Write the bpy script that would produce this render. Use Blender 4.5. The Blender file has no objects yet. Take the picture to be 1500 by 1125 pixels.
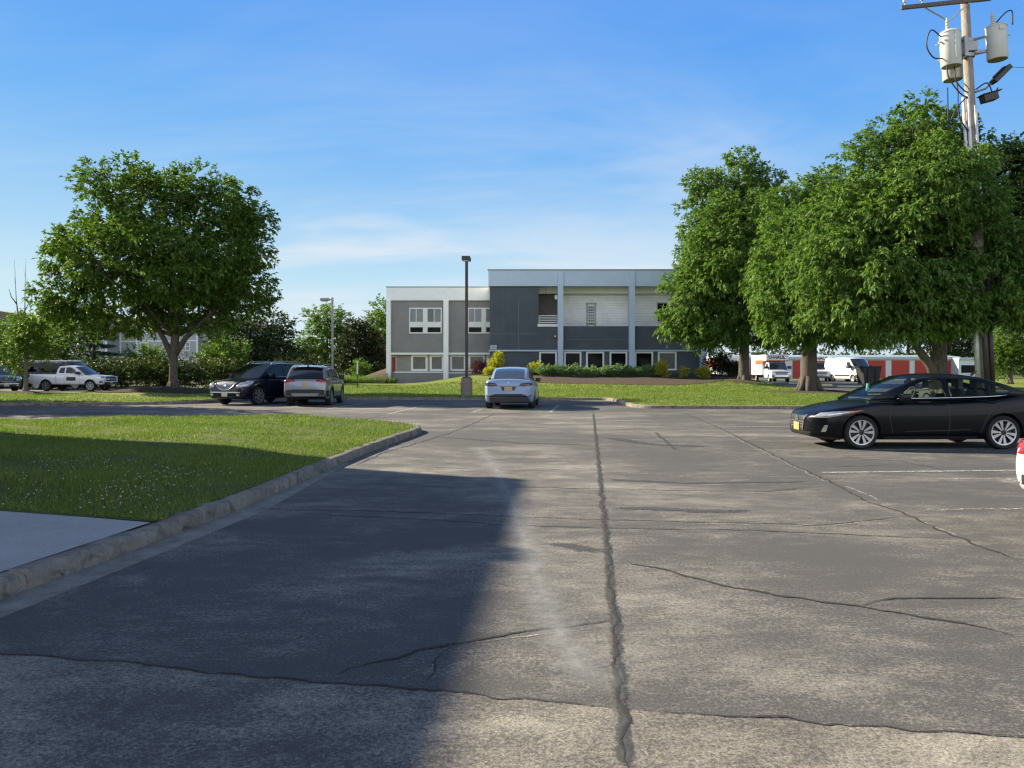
import bpy, bmesh, math, random
import numpy as np
from mathutils import Vector, Matrix
from mathutils.bvhtree import BVHTree
from mathutils.geometry import tessellate_polygon

random.seed(7)
SC = bpy.context.scene
COL = SC.collection
R = math.radians
F, HC, HZ, CX = 1180.0, 1.55, 540.0, 750.0      # focal length and horizon of the photo, camera height

def G(px, py, z=0.0):                            # the point of the level z that the photo shows there
    Y = (HC - z) * F / (py - HZ)
    return Vector(((px - CX) * Y / F, Y, z))
def AX(px, Y): return (px - CX) * Y / F
def AZ(py, Y): return HC + (HZ - py) * Y / F
def sstep(a, b, x):
    t = np.clip((np.asarray(x, float) - a) / (b - a), 0, 1)
    return t * t * (3 - 2 * t)

# ------------------------------------------------------------------ objects
def tag(o, label=None, cat=None, group=None, kind=None):
    if label: o['label'] = label
    if cat: o['category'] = cat
    if group: o['group'] = group
    if kind: o['kind'] = kind
    return o
def empty(name, loc, rz=0.0):
    o = bpy.data.objects.new(name, None)
    COL.objects.link(o)
    o.location = loc
    o.rotation_euler = (0, 0, rz)
    o.empty_display_size = 0.2
    return o
def link_mesh(name, me, mats, parent=None, smooth=None):
    for m in (mats if isinstance(mats, (list, tuple)) else [mats]):
        me.materials.append(m)
    if smooth is not None:
        me.shade_smooth()
        if smooth < 180: me.set_sharp_from_angle(angle=R(smooth))
    o = bpy.data.objects.new(name, me)
    COL.objects.link(o)
    if parent is not None: o.parent = parent
    return o
def copy_tree(o, parent=None):
    c = o.copy()
    COL.objects.link(c)
    if parent is not None: c.parent = parent
    for ch in list(o.children): copy_tree(ch, c)
    return c

class MB:
    def __init__(s): s.v = []; s.f = []; s.m = []
    def add(s, vs, fs, mi=0):
        b = len(s.v)
        s.v.extend([tuple(p) for p in vs])
        for f in fs:
            s.f.append(tuple(b + i for i in f)); s.m.append(mi)
        return s
    def box(s, x0, x1, y0, y1, z0, z1, mi=0):
        if x0 > x1: x0, x1 = x1, x0
        if y0 > y1: y0, y1 = y1, y0
        vs = [(x, y, z) for z in (z0, z1) for x, y in ((x0, y0), (x1, y0), (x1, y1), (x0, y1))]
        return s.add(vs, [(3, 2, 1, 0), (4, 5, 6, 7), (0, 1, 5, 4), (1, 2, 6, 5), (2, 3, 7, 6), (3, 0, 4, 7)], mi)
    def tube(s, pts, rad, n=8, mi=0, caps=True):
        pts = [Vector(p) for p in pts]
        if not hasattr(rad, '__len__'): rad = [rad] * len(pts)
        vs, fs = [], []
        up = Vector((0, 0, 1))
        prev = None
        for i, p in enumerate(pts):
            d = (pts[min(i + 1, len(pts) - 1)] - pts[max(i - 1, 0)]).normalized()
            if prev is None:
                a = d.cross(up)
                if a.length < 1e-3: a = d.cross(Vector((1, 0, 0)))
            else:
                a = prev - d * prev.dot(d)
            a.normalize(); prev = a
            b = d.cross(a)
            for k in range(n):
                t = 2 * math.pi * k / n
                vs.append(p + (a * math.cos(t) + b * math.sin(t)) * rad[i])
        for i in range(len(pts) - 1):
            for k in range(n):
                k2 = (k + 1) % n
                fs.append((i * n + k, i * n + k2, (i + 1) * n + k2, (i + 1) * n + k))
        if caps:
            fs.append(tuple(range(n))[::-1])
            fs.append(tuple((len(pts) - 1) * n + k for k in range(n)))
        return s.add(vs, fs, mi)
    def lathe(s, prof, n=24, M=None, mi=0, closed=False):   # prof: (radius, height) about local z
        M = M or Matrix()
        vs, fs = [], []
        for r, h in prof:
            for k in range(n):
                t = 2 * math.pi * k / n
                vs.append(M @ Vector((r * math.cos(t), r * math.sin(t), h)))
        m = len(prof)
        for i in range(m if closed else m - 1):
            j = (i + 1) % m
            for k in range(n):
                k2 = (k + 1) % n
                fs.append((i * n + k, i * n + k2, j * n + k2, j * n + k))
        return s.add(vs, fs, mi)
    def prism(s, poly, z0, z1, mi=0, M=None):
        M = M or Matrix()
        n = len(poly)
        a = sum(poly[i][0] * poly[(i + 1) % n][1] - poly[(i + 1) % n][0] * poly[i][1] for i in range(n))
        if a < 0: poly = poly[::-1]
        vs = [M @ Vector((p[0], p[1], z0)) for p in poly] + [M @ Vector((p[0], p[1], z1)) for p in poly]
        fs = [tuple(range(n))[::-1], tuple(range(n, 2 * n))] + [(i, (i + 1) % n, n + (i + 1) % n, n + i) for i in range(n)]
        return s.add(vs, fs, mi)
    def grid(s, P, mi=0, flip=False):                       # P: array (a, b, 3)
        a, b = len(P), len(P[0])
        vs = [P[i][j] for i in range(a) for j in range(b)]
        fs = []
        for i in range(a - 1):
            for j in range(b - 1):
                q = (i * b + j, i * b + j + 1, (i + 1) * b + j + 1, (i + 1) * b + j)
                fs.append(q[::-1] if flip else q)
        return s.add(vs, fs, mi)
    def mesh(s, name, bevel=0, seg=2):
        me = bpy.data.meshes.new(name)
        me.from_pydata(s.v, [], s.f)
        me.polygons.foreach_set('material_index', s.m)
        if bevel:
            bm = bmesh.new(); bm.from_mesh(me)
            bmesh.ops.remove_doubles(bm, verts=bm.verts, dist=1e-5)
            bmesh.ops.recalc_face_normals(bm, faces=bm.faces)
            es = [e for e in bm.edges if len(e.link_faces) == 2 and e.calc_face_angle() > 0.5]
            bmesh.ops.bevel(bm, geom=es, offset=bevel, segments=seg, affect='EDGES', profile=0.5, clamp_overlap=True)
            bm.to_mesh(me); bm.free()
        me.update()
        return me
    def build(s, name, mats, parent=None, smooth=None, bevel=0, seg=2):
        return link_mesh(name, s.mesh(name, bevel, seg), mats, parent, smooth)

def np_mesh(name, V, Fq, mats, parent=None, smooth=None):   # V (n,3), Fq (m,k) constant k
    me = bpy.data.meshes.new(name)
    V = np.ascontiguousarray(V, np.float32); Fq = np.ascontiguousarray(Fq, np.int32)
    me.vertices.add(len(V)); me.vertices.foreach_set('co', V.ravel())
    m, k = Fq.shape
    me.loops.add(m * k); me.loops.foreach_set('vertex_index', Fq.ravel())
    me.polygons.add(m)
    me.polygons.foreach_set('loop_start', np.arange(0, m * k, k, dtype=np.int32))
    me.update(calc_edges=True)
    return link_mesh(name, me, mats, parent, smooth)

def catmull(pts, n):
    P = np.array([list(p) for p in pts], float)
    Q = np.vstack([2 * P[0] - P[1], P, 2 * P[-1] - P[-2]])
    out = []
    for i in range(len(P) - 1):
        p0, p1, p2, p3 = Q[i:i + 4]
        for t in np.linspace(0, 1, n, endpoint=False):
            out.append(0.5 * (2 * p1 + (p2 - p0) * t + (2 * p0 - 5 * p1 + 4 * p2 - p3) * t * t + (3 * p1 - p0 - 3 * p2 + p3) * t ** 3))
    out.append(P[-1])
    return np.array(out)

def pchip(keys):
    x = np.array([k[0] for k in keys], float); y = np.array([k[1] for k in keys], float)
    h = np.diff(x); d = np.diff(y) / h
    m = np.zeros(len(x)); m[0] = d[0]; m[-1] = d[-1]
    for i in range(1, len(x) - 1):
        if d[i - 1] * d[i] > 0:
            w1 = 2 * h[i] + h[i - 1]; w2 = h[i] + 2 * h[i - 1]
            m[i] = (w1 + w2) / (w1 / d[i - 1] + w2 / d[i])
    def f(s):
        s = min(max(s, x[0]), x[-1])
        i = int(min(max(np.searchsorted(x, s) - 1, 0), len(h) - 1))
        t = (s - x[i]) / h[i]
        return float((2 * t**3 - 3 * t**2 + 1) * y[i] + (t**3 - 2 * t**2 + t) * h[i] * m[i] + (-2 * t**3 + 3 * t**2) * y[i + 1] + (t**3 - t**2) * h[i] * m[i + 1])
    return f

# ------------------------------------------------------------------ materials
class NT:
    def __init__(s, name):
        s.mat = bpy.data.materials.new(name); s.mat.use_nodes = True
        s.t = s.mat.node_tree; s.t.nodes.clear()
        s.out = s.n('ShaderNodeOutputMaterial')
    def n(s, typ, **kw):
        nd = s.t.nodes.new(typ)
        for k, v in kw.items(): setattr(nd, k, v)
        return nd
    def l(s, a, b): s.t.links.new(a, b)
    def setin(s, nd, **kw):
        for k, v in kw.items():
            k2 = k.replace('_', ' ')
            if isinstance(v, bpy.types.NodeSocket): s.l(v, nd.inputs[k2])
            else: nd.inputs[k2].default_value = v
        return nd
    def coord(s, scale=(1, 1, 1), rot=(0, 0, 0), kind='Object'):
        tc = s.n('ShaderNodeTexCoord'); mp = s.n('ShaderNodeMapping')
        s.l(tc.outputs[kind], mp.inputs[0]); mp.inputs['Scale'].default_value = scale; mp.inputs['Rotation'].default_value = rot
        return mp.outputs[0]
    def noise(s, vec, scale, detail=4, rough=.55, dist=0):
        nd = s.n('ShaderNodeTexNoise')
        nd.inputs['Scale'].default_value = scale; nd.inputs['Detail'].default_value = detail
        nd.inputs['Roughness'].default_value = rough; nd.inputs['Distortion'].default_value = dist
        if vec is not None: s.l(vec, nd.inputs['Vector'])
        return nd.outputs['Fac']
    def ramp(s, fac, stops):
        nd = s.n('ShaderNodeValToRGB'); s.l(fac, nd.inputs[0])
        el = nd.color_ramp.elements
        while len(el) < len(stops): el.new(.5)
        for e, (p, c) in zip(el, stops):
            e.position = p; e.color = (c, c, c, 1) if not hasattr(c, '__len__') else (*c[:3], 1)
        return nd.outputs[0]
    def mix(s, fac, a, b, typ='MIX'):
        nd = s.n('ShaderNodeMix', data_type='RGBA', blend_type=typ)
        for sock, v in ((nd.inputs['Factor'], fac), (nd.inputs[6], a), (nd.inputs[7], b)):
            if isinstance(v, bpy.types.NodeSocket): s.l(v, sock)
            elif hasattr(v, '__len__'): sock.default_value = (*v[:3], 1)
            else: sock.default_value = v if sock.type == 'VALUE' else (v, v, v, 1)
        return nd.outputs[2]
    def math(s, op, a, b=0.0):
        nd = s.n('ShaderNodeMath', operation=op)
        for sock, v in ((nd.inputs[0], a), (nd.inputs[1], b)):
            if isinstance(v, bpy.types.NodeSocket): s.l(v, sock)
            else: sock.default_value = v
        return nd.outputs[0]
    def bump(s, h, strength=.3, dist=.01):
        nd = s.n('ShaderNodeBump'); s.l(h, nd.inputs['Height'])
        nd.inputs['Strength'].default_value = strength; nd.inputs['Distance'].default_value = dist
        return nd.outputs[0]
    def pr(s, **kw):
        return s.setin(s.n('ShaderNodeBsdfPrincipled'), **kw)
    def fin(s, sh):
        s.l(sh, s.out.inputs[0]); return s.mat
def c4(c): return (*c, 1)

def PM(name, col, rough=.5, metal=0., var=.12, scale=4., bump=0., bscale=60., coat=0., spec=.5, emit=None):
    t = NT(name)
    co = t.coord()
    f = t.noise(co, scale, 5, .6)
    lo = tuple(x * (1 - var) for x in col); hi = tuple(min(1, x * (1 + var)) for x in col)
    c = t.ramp(f, [(.3, lo), (.7, hi)])
    p = t.pr(Base_Color=c, Roughness=rough, Metallic=metal, Coat_Weight=coat, Specular_IOR_Level=spec)
    p.inputs['Coat Roughness'].default_value = .03
    if emit:
        p.inputs['Emission Color'].default_value = c4(emit[:3]); p.inputs['Emission Strength'].default_value = emit[3]
    if bump: t.l(t.bump(t.noise(co, bscale, 4), bump, .01), p.inputs['Normal'])
    return t.fin(p.outputs[0])

def paint(name, col, metal=0., rough=.35, dust=.05, coat=1.0):
    t = NT(name)
    co = t.coord()
    d = t.ramp(t.noise(co, 3, 6, .65), [(.4, 0), (.75, dust)])
    c = t.mix(d, col, (.25, .23, .2))
    r = t.math('ADD', t.math('MULTIPLY', t.noise(co, 7, 4), .12), rough - .06)
    p = t.pr(Base_Color=c, Roughness=r, Metallic=metal, Coat_Weight=coat, Specular_IOR_Level=.5 if coat > .9 else .15)
    p.inputs['Coat Roughness'].default_value = .04
    return t.fin(p.outputs[0])

def glass(name, tint, clear=.6, rough=.02, refl=.5):
    t = NT(name)
    co = t.coord()
    tr = t.n('ShaderNodeBsdfTransparent'); tr.inputs[0].default_value = c4(tint)
    da = t.pr(Base_Color=c4((.012, .014, .016)), Roughness=.25)
    m0 = t.n('ShaderNodeMixShader'); m0.inputs[0].default_value = clear
    t.l(da.outputs[0], m0.inputs[1]); t.l(tr.outputs[0], m0.inputs[2])
    gl = t.n('ShaderNodeBsdfGlossy'); gl.inputs['Roughness'].default_value = rough
    fr = t.n('ShaderNodeFresnel'); fr.inputs[0].default_value = 1.5
    fac = t.math('MULTIPLY', fr.outputs[0], t.math('ADD', t.math('MULTIPLY', t.noise(co, 2, 3), .2), refl))
    m = t.n('ShaderNodeMixShader'); t.l(fac, m.inputs[0]); t.l(m0.outputs[0], m.inputs[1]); t.l(gl.outputs[0], m.inputs[2])
    return t.fin(m.outputs[0])

def leaf(name, a, b, trans=.35, rough=.55, var_scale=.35, dry=None):
    t = NT(name)
    geo = t.n('ShaderNodeNewGeometry')
    f = t.math('ADD', t.math('MULTIPLY', geo.outputs['Random Per Island'], .6), t.math('MULTIPLY', t.noise(t.coord(), var_scale, 3), .5))
    c = t.ramp(f, [(.2, a), (.75, b), (.95, dry or b)])
    p = t.pr(Base_Color=c, Roughness=rough, Specular_IOR_Level=.3)
    tl = t.n('ShaderNodeBsdfTranslucent')
    t.l(t.mix(1.0, c, (1.0, 1.15, .45), 'MULTIPLY'), tl.inputs[0])
    m = t.n('ShaderNodeMixShader'); m.inputs[0].default_value = trans
    t.l(p.outputs[0], m.inputs[1]); t.l(tl.outputs[0], m.inputs[2])
    return t.fin(m.outputs[0])

def bark(name, a, b):
    t = NT(name)
    co = t.coord((6, 6, 1.2))
    f = t.noise(co, 3, 6, .7, .6)
    c = t.ramp(f, [(.3, a), (.7, b)])
    p = t.pr(Base_Color=c, Roughness=.95, Specular_IOR_Level=.2)
    t.l(t.bump(f, .9, .04), p.inputs['Normal'])
    return t.fin(p.outputs[0])

def asphalt(name, dark, mid, light, lo=.42, hi=.66, squash=.3, speck=.35):
    t = NT(name)
    co = t.coord(); st = t.coord((squash, 1, 1))
    big = t.noise(st, .30, 8, .66, .2)
    patch = t.noise(st, 1.1, 9, .74, .35)
    mott = t.noise(st, 6.5, 6, .75, .6)
    fine = t.noise(co, 42, 4, .7)
    grit = t.noise(co, 95, 3, .65)
    blot = t.noise(co, .13, 4, .5)
    w = t.math('ADD', t.math('MULTIPLY', big, .55), t.math('ADD', t.math('MULTIPLY', patch, .35), t.math('MULTIPLY', t.math('SUBTRACT', fine, .5), .50)))
    w = t.math('ADD', w, t.math('MULTIPLY', t.math('SUBTRACT', blot, .5), .35))
    w = t.math('ADD', w, t.math('MULTIPLY', t.math('SUBTRACT', mott, .5), .26))
    wear = t.ramp(w, [(lo, 0), ((lo + hi) / 2, .55), (hi, 1)])
    c = t.mix(wear, dark, t.mix(t.ramp(patch, [(.42, 0), (.68, 1)]), mid, light))
    sp = t.ramp(grit, [(.3, 1 - speck), (.7, 1 + speck)])
    c = t.mix(1.0, c, sp, 'MULTIPLY')
    spots = t.ramp(t.noise(co, 2.3, 2), [(.68, 1), (.74, .72)])
    c = t.mix(1.0, c, spots, 'MULTIPLY')
    p = t.pr(Base_Color=c, Roughness=.88, Specular_IOR_Level=.3)
    h = t.math('ADD', t.math('MULTIPLY', fine, .6), t.math('MULTIPLY', grit, .5))
    t.l(t.bump(h, .55, .008), p.inputs['Normal'])
    return t.fin(p.outputs[0])

def worn(name, col, cover, scale=9, squash=(1, 1, 1), rough=.8, soft=.08, edge=0.):
    """paint, sealer or dust that lies on the asphalt and has worn through in places"""
    t = NT(name)
    co = t.coord(squash)
    f = t.math('ADD', t.math('MULTIPLY', t.noise(co, scale, 6, .7), .7), t.math('MULTIPLY', t.noise(co, scale * 8, 3), .3))
    if edge:
        at = t.n('ShaderNodeAttribute'); at.attribute_name = 'edge'
        f = t.math('SUBTRACT', f, t.math('MULTIPLY', t.math('SUBTRACT', 1.0, at.outputs['Fac']), edge))
    a = t.ramp(f, [(max(0, 1 - cover - soft), 0), (min(1, 1 - cover + soft), 1)])
    c = t.ramp(t.noise(co, scale * 3, 4), [(.3, tuple(x * .75 for x in col)), (.7, tuple(min(1, x * 1.2) for x in col))])
    p = t.pr(Base_Color=c, Roughness=rough, Specular_IOR_Level=.3)
    tr = t.n('ShaderNodeBsdfTransparent')
    m = t.n('ShaderNodeMixShader'); t.l(a, m.inputs[0]); t.l(tr.outputs[0], m.inputs[1]); t.l(p.outputs[0], m.inputs[2])
    return t.fin(m.outputs[0])

def lawn_mat(name, cols, patch=.25, fine=30, bump=.6):
    t = NT(name)
    co = t.coord(); st = t.coord((.35, 1, 1))
    f1 = t.noise(st, patch, 6, .65, .4); f2 = t.noise(co, fine, 4, .7); f3 = t.noise(co, 3, 5, .7)
    f = t.math('ADD', t.math('MULTIPLY', f1, .5), t.math('ADD', t.math('MULTIPLY', f2, .3), t.math('MULTIPLY', f3, .25)))
    c = t.ramp(f, [(.36, cols[0]), (.52, cols[1]), (.68, cols[2])])
    p = t.pr(Base_Color=c, Roughness=.9, Specular_IOR_Level=.15)
    t.l(t.bump(f2, bump, .06), p.inputs['Normal'])
    return t.fin(p.outputs[0])

def concrete(name, a, b, scale=2.5, stain=(.03, .028, .024), stain_amt=.5):
    t = NT(name)
    co = t.coord()
    c = t.ramp(t.noise(co, scale, 7, .7), [(.3, a), (.7, b)])
    s = t.ramp(t.noise(co, scale * 1.7, 6, .75, .8), [(.48, 0), (.7, stain_amt)])
    c = t.mix(s, c, stain)
    g = t.noise(co, 120, 3, .6)
    c = t.mix(1.0, c, t.ramp(g, [(.3, .72), (.7, 1.25)]), 'MULTIPLY')
    p = t.pr(Base_Color=c, Roughness=.92, Specular_IOR_Level=.25)
    t.l(t.bump(t.math('ADD', g, t.noise(co, 18, 5)), .5, .012), p.inputs['Normal'])
    return t.fin(p.outputs[0])

def siding(name, col, pitch):
    t = NT(name)
    tc = t.n('ShaderNodeTexCoord'); sp = t.n('ShaderNodeSeparateXYZ'); t.l(tc.outputs['Object'], sp.inputs[0])
    fr = t.math('FRACT', t.math('DIVIDE', sp.outputs[2], pitch))
    line = t.ramp(fr, [(0, .55), (.12, 1)])
    n = t.ramp(t.noise(t.coord(), 1.5, 5), [(.3, .9), (.7, 1.05)])
    c = t.mix(1.0, t.mix(1.0, col, line, 'MULTIPLY'), n, 'MULTIPLY')
    p = t.pr(Base_Color=c, Roughness=.55)
    t.l(t.bump(fr, .8, .02), p.inputs['Normal'])
    return t.fin(p.outputs[0])

M = {}
M['asphalt'] = asphalt('asphalt', (.082, .079, .079), (.195, .185, .169), (.340, .316, .274), lo=.42, hi=.60, squash=.55, speck=.5)
M['asphalt_far'] = asphalt('back_asphalt', (.06, .06, .064), (.10, .10, .10), (.16, .155, .145), squash=.4)
M['apron'] = asphalt('apron_concrete', (.095, .088, .084), (.25, .23, .195), (.36, .33, .28), lo=.36, hi=.54, squash=.7, speck=.5)
M['crack'] = worn('crack_filler', (.040, .039, .038), .74, 14, rough=.9, soft=.10, edge=.55)
M['sealer'] = worn('seal_coat', (.066, .066, .071), .66, 5, rough=.8, soft=.12, edge=.45)
M['moss'] = worn('joint_moss', (.05, .07, .02), .45, 14, rough=.95)
M['crackside'] = worn('crumbled_edge', (.36, .335, .29), .54, 14, edge=.4)
M['line'] = worn('worn_white_paint', (.42, .42, .40), .53, 12)
M['line2'] = worn('faded_white_paint', (.44, .43, .40), .45, 8)
M['dust'] = worn('pale_scuff', (.33, .335, .335), .50, 2, soft=.42, edge=.45)
M['kerb'] = concrete('kerb_concrete', (.16, .14, .115), (.30, .27, .225), 2.6, (.035, .030, .025), .92)
M['gutter'] = concrete('gutter_concrete', (.18, .17, .15), (.29, .275, .245), 3, (.06, .055, .05), .5)
M['walk'] = concrete('walk_concrete', (.36, .36, .35), (.45, .445, .43), .8, (.25, .24, .22), .25)
M['lawn'] = lawn_mat('lawn_grass', [(.09, .14, .024), (.165, .21, .042), (.27, .25, .085)])
M['turf'] = lawn_mat('island_turf', [(.05, .07, .018), (.09, .12, .03), (.15, .15, .055)], .6, 40)
M['ground'] = lawn_mat('field_grass', [(.05, .075, .02), (.08, .10, .03), (.12, .12, .045)], .1, 8)
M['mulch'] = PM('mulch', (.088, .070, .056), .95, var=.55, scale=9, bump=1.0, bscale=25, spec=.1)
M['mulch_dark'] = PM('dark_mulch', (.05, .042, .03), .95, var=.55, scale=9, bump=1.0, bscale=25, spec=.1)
M['blade'] = leaf('grass_blade', (.075, .135, .022), (.20, .26, .055), .35, .6, .5, (.36, .32, .15))
M['clover'] = PM('clover_white', (.45, .45, .40), .8, var=.1)
M['bark'] = bark('grey_bark', (.05, .042, .035), (.15, .13, .11))
M['bark_pale'] = bark('pale_bark', (.10, .085, .07), (.24, .21, .18))
M['leaf_a'] = leaf('oak_leaf', (.050, .108, .018), (.150, .232, .044), .40)
M['leaf_b'] = leaf('maple_leaf', (.055, .120, .026), (.172, .268, .066), .42)
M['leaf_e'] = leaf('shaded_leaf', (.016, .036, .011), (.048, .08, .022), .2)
M['leaf_c'] = leaf('bright_leaf', (.065, .13, .024), (.16, .24, .05), .40)
M['leaf_d'] = leaf('dull_leaf', (.03, .058, .018), (.07, .10, .035), .25)
M['leaf_y'] = leaf('yellow_leaf', (.30, .32, .03), (.58, .54, .06), .35)
M['leaf_r'] = leaf('wine_leaf', (.07, .02, .025), (.20, .06, .07), .25)
M['needle'] = leaf('spruce_needle', (.018, .045, .02), (.045, .085, .04), .12)
M['juniper'] = leaf('juniper', (.085, .17, .06), (.20, .30, .13), .3)
M['dark_shrub'] = leaf('dark_shrub_leaf', (.018, .030, .012), (.05, .06, .025), .2)
M['hedge'] = leaf('hedge_leaf', (.026, .05, .012), (.085, .115, .025), .3)
# building
M['white_paint'] = PM('white_stucco', (.92, .92, .90), .7, var=.04, scale=2, bump=.15, bscale=80)
M['blue_white'] = PM('pale_blue_paint', (.46, .56, .68), .5, var=.05, scale=1.2)
M['grey_wall'] = PM('grey_stucco', (.25, .243, .24), .85, var=.09, scale=1.0, bump=.25, bscale=40)
M['grey_wall2'] = PM('warm_grey_stucco', (.30, .28, .255), .85, var=.1, scale=1.2, bump=.25, bscale=40)
M['navy_wall'] = PM('slate_stucco', (.075, .090, .108), .8, var=.12, scale=.8, bump=.25, bscale=40)
M['siding'] = siding('white_siding', (.90, .91, .92), .24)
M['frame'] = PM('window_frame_white', (.78, .78, .75), .45, var=.05)
M['frame_grey'] = PM('frame_grey', (.34, .36, .36), .5, var=.05)
M['pane_dark'] = PM('dark_window_glass', (.006, .007, .009), .08, var=.4, scale=.8, spec=.08)
M['pane_blue'] = PM('tinted_window_glass', (.05, .07, .085), .05, var=.5, scale=.9, spec=.9)
M['pane_blind'] = PM('blind_behind_glass', (.13, .13, .12), .25, var=.25, scale=1.2, spec=.5)
M['reddoor'] = PM('red_door', (.22, .028, .022), .5, var=.12)
M['rail'] = PM('white_rail', (.74, .74, .73), .4, var=.05)
M['brownwall'] = PM('brown_recess', (.15, .135, .12), .9, var=.15, scale=1)
M['metal_dark'] = PM('bronze_metal', (.045, .040, .036), .5, .3, var=.2)
M['metal_grey'] = PM('grey_metal', (.30, .30, .30), .45, .6, var=.15)
M['galv'] = PM('galvanised', (.42, .43, .43), .5, .4, var=.2, scale=6)
M['sign_red'] = PM('alarm_red', (.16, .03, .022), .5)
M['brick'] = PM('tan_brick', (.28, .20, .15), .9, var=.2, scale=6, bump=.3)
M['roof_grey'] = PM('roof_gravel', (.25, .24, .23), .95, var=.2, scale=6)
M['roof_brown'] = PM('brown_shingle', (.16, .12, .10), .95, var=.2, scale=3)
M['apt'] = siding('grey_lap_siding', (.36, .375, .40), .2)
M['apt_trim'] = PM('apartment_trim', (.66, .68, .68), .6, var=.05)
M['stor_red'] = siding('red_roll_door', (.40, .04, .032), .12)
M['stor_wall'] = PM('pale_steel_wall', (.50, .56, .60), .55, var=.08)
M['stor_cap'] = PM('blue_grey_steel', (.34, .42, .50), .5, var=.08)
# vehicles
M['black_paint'] = paint('black_car_paint', (.003, .0035, .006), 0, .3, .0, .18)
M['navy_paint'] = paint('dark_navy_paint', (.005, .009, .019), .1, .3, .0, .45)
M['white_car'] = paint('white_car_paint', (.72, .74, .76), 0, .35, .05)
M['pearl'] = paint('pearl_white_paint', (.27, .37, .53), 0, .35, .03, .5)
M['silver'] = paint('silver_paint', (.21, .225, .25), .35, .35, .05)
M['charcoal'] = paint('charcoal_paint', (.02, .022, .026), .2, .35, .04)
M['plastic'] = PM('black_trim', (.018, .018, .019), .55, var=.2, bump=.1)
M['well'] = PM('wheel_well', (.006, .006, .006), .9)
M['tyre'] = PM('tyre_rubber', (.016, .016, .017), .8, var=.25, scale=9)
M['alloy'] = PM('machined_alloy', (.47, .47, .48), .3, .8, var=.08)
M['alloy_dark'] = PM('black_alloy', (.02, .02, .022), .4, .3)
M['alloy_grey'] = PM('grey_alloy', (.28, .29, .30), .4, .6)
M['chrome'] = PM('chrome', (.75, .76, .77), .12, .95, var=.05)
M['lens'] = PM('lamp_lens', (.55, .57, .58), .12, .55, var=.25, scale=14)
M['red_lens'] = PM('red_lens', (.25, .012, .012), .15, var=.25, scale=12, coat=.6)
M['dark_lens'] = PM('smoked_lens', (.06, .035, .04), .12, var=.3, scale=12, coat=.6)
M['amber'] = PM('amber_lens', (.75, .16, .02), .2)
M['plate'] = PM('yellow_plate', (.46, .34, .12), .4, var=.1)
M['plate_w'] = PM('pale_plate', (.6, .6, .5), .4, var=.1)
M['seat'] = PM('seat_cloth', (.055, .055, .055), .9, var=.2)
M['seat_light'] = PM('headrest_cloth', (.10, .10, .098), .9, var=.2)
M['gl_clear'] = glass('clear_car_glass', (.80, .88, .82), .93, .02, .05)
M['gl_tint'] = glass('tinted_car_glass', (.28, .31, .31), .5, .02, .12)
M['gl_dark'] = glass('privacy_glass', (.1, .1, .1), .15, .03, .15)
M['orange'] = PM('orange_panel', (.72, .10, .02), .5)
M['ink'] = PM('black_lettering', (.012, .012, .014), .5)
M['white_box'] = PM('white_truck_box', (.76, .77, .76), .45, var=.05)
M['bin'] = PM('black_bin', (.016, .017, .016), .6, var=.3)
# pole
M['pole'] = bark('weathered_pole', (.22, .19, .165), (.36, .32, .29))
M['xfmr'] = PM('transformer_grey', (.52, .52, .49), .45, var=.07, scale=3)
M['xfmr_base'] = PM('transformer_underside', (.30, .26, .20), .6, var=.1)
M['pvc'] = PM('pvc_conduit', (.62, .62, .62), .5, var=.08)
M['cable'] = PM('black_cable', (.016, .016, .02), .6)
M['ceramic'] = PM('ceramic', (.50, .48, .46), .25, var=.1)
M['arm_wood'] = bark('crossarm_wood', (.09, .075, .065), (.17, .15, .13))
M['base_conc'] = concrete('post_base_concrete', (.19, .155, .135), (.28, .235, .20), 2, (.08, .06, .05), .4)
# ================================================================== GROUND
def flat(name, pts, z, mat, label=None):
    me = bpy.data.meshes.new(name)
    me.from_pydata([(p[0], p[1], z) for p in pts], [], [tuple(range(len(pts)))])
    if me.polygons[0].normal.z < 0: me.flip_normals()
    o = link_mesh(name, me, mat)
    return tag(o, label, None, None, 'structure')

g = MB(); N = 40
g.grid([[(x, y, -.06) for x in np.linspace(-1500, 1500, N)] for y in np.linspace(-300, 2600, N)], 0, True)
tag(g.build('ground', M['ground']), 'flat grassy ground reaching the horizon', None, None, 'structure')

flat('parking_lot', [(-75, -25), (12.6, -25), (12.6, 31.2), (5.0, 31.6), (5.0, 40.2), (-10.6, 40.2), (-13, 62), (-75, 62)], 0, M['asphalt'], 'worn grey asphalt parking lot with cracks')

# --- hgt: the lawn in front of the office building rises to the right
def hgt(X, Y):
    X = np.asarray(X, float); Y = np.asarray(Y, float)
    r = sstep(56, 72, Y) * sstep(-9.5, -2.0, X) * (1 - sstep(17, 24, X)) * .88
    und = .03 * np.sin(X * .35 + Y * .21) + .02 * np.sin(X * .9 - Y * .4)
    return .13 + r + und * sstep(40, 48, Y) * .8 + .06 * sstep(45, 70, Y)

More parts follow.
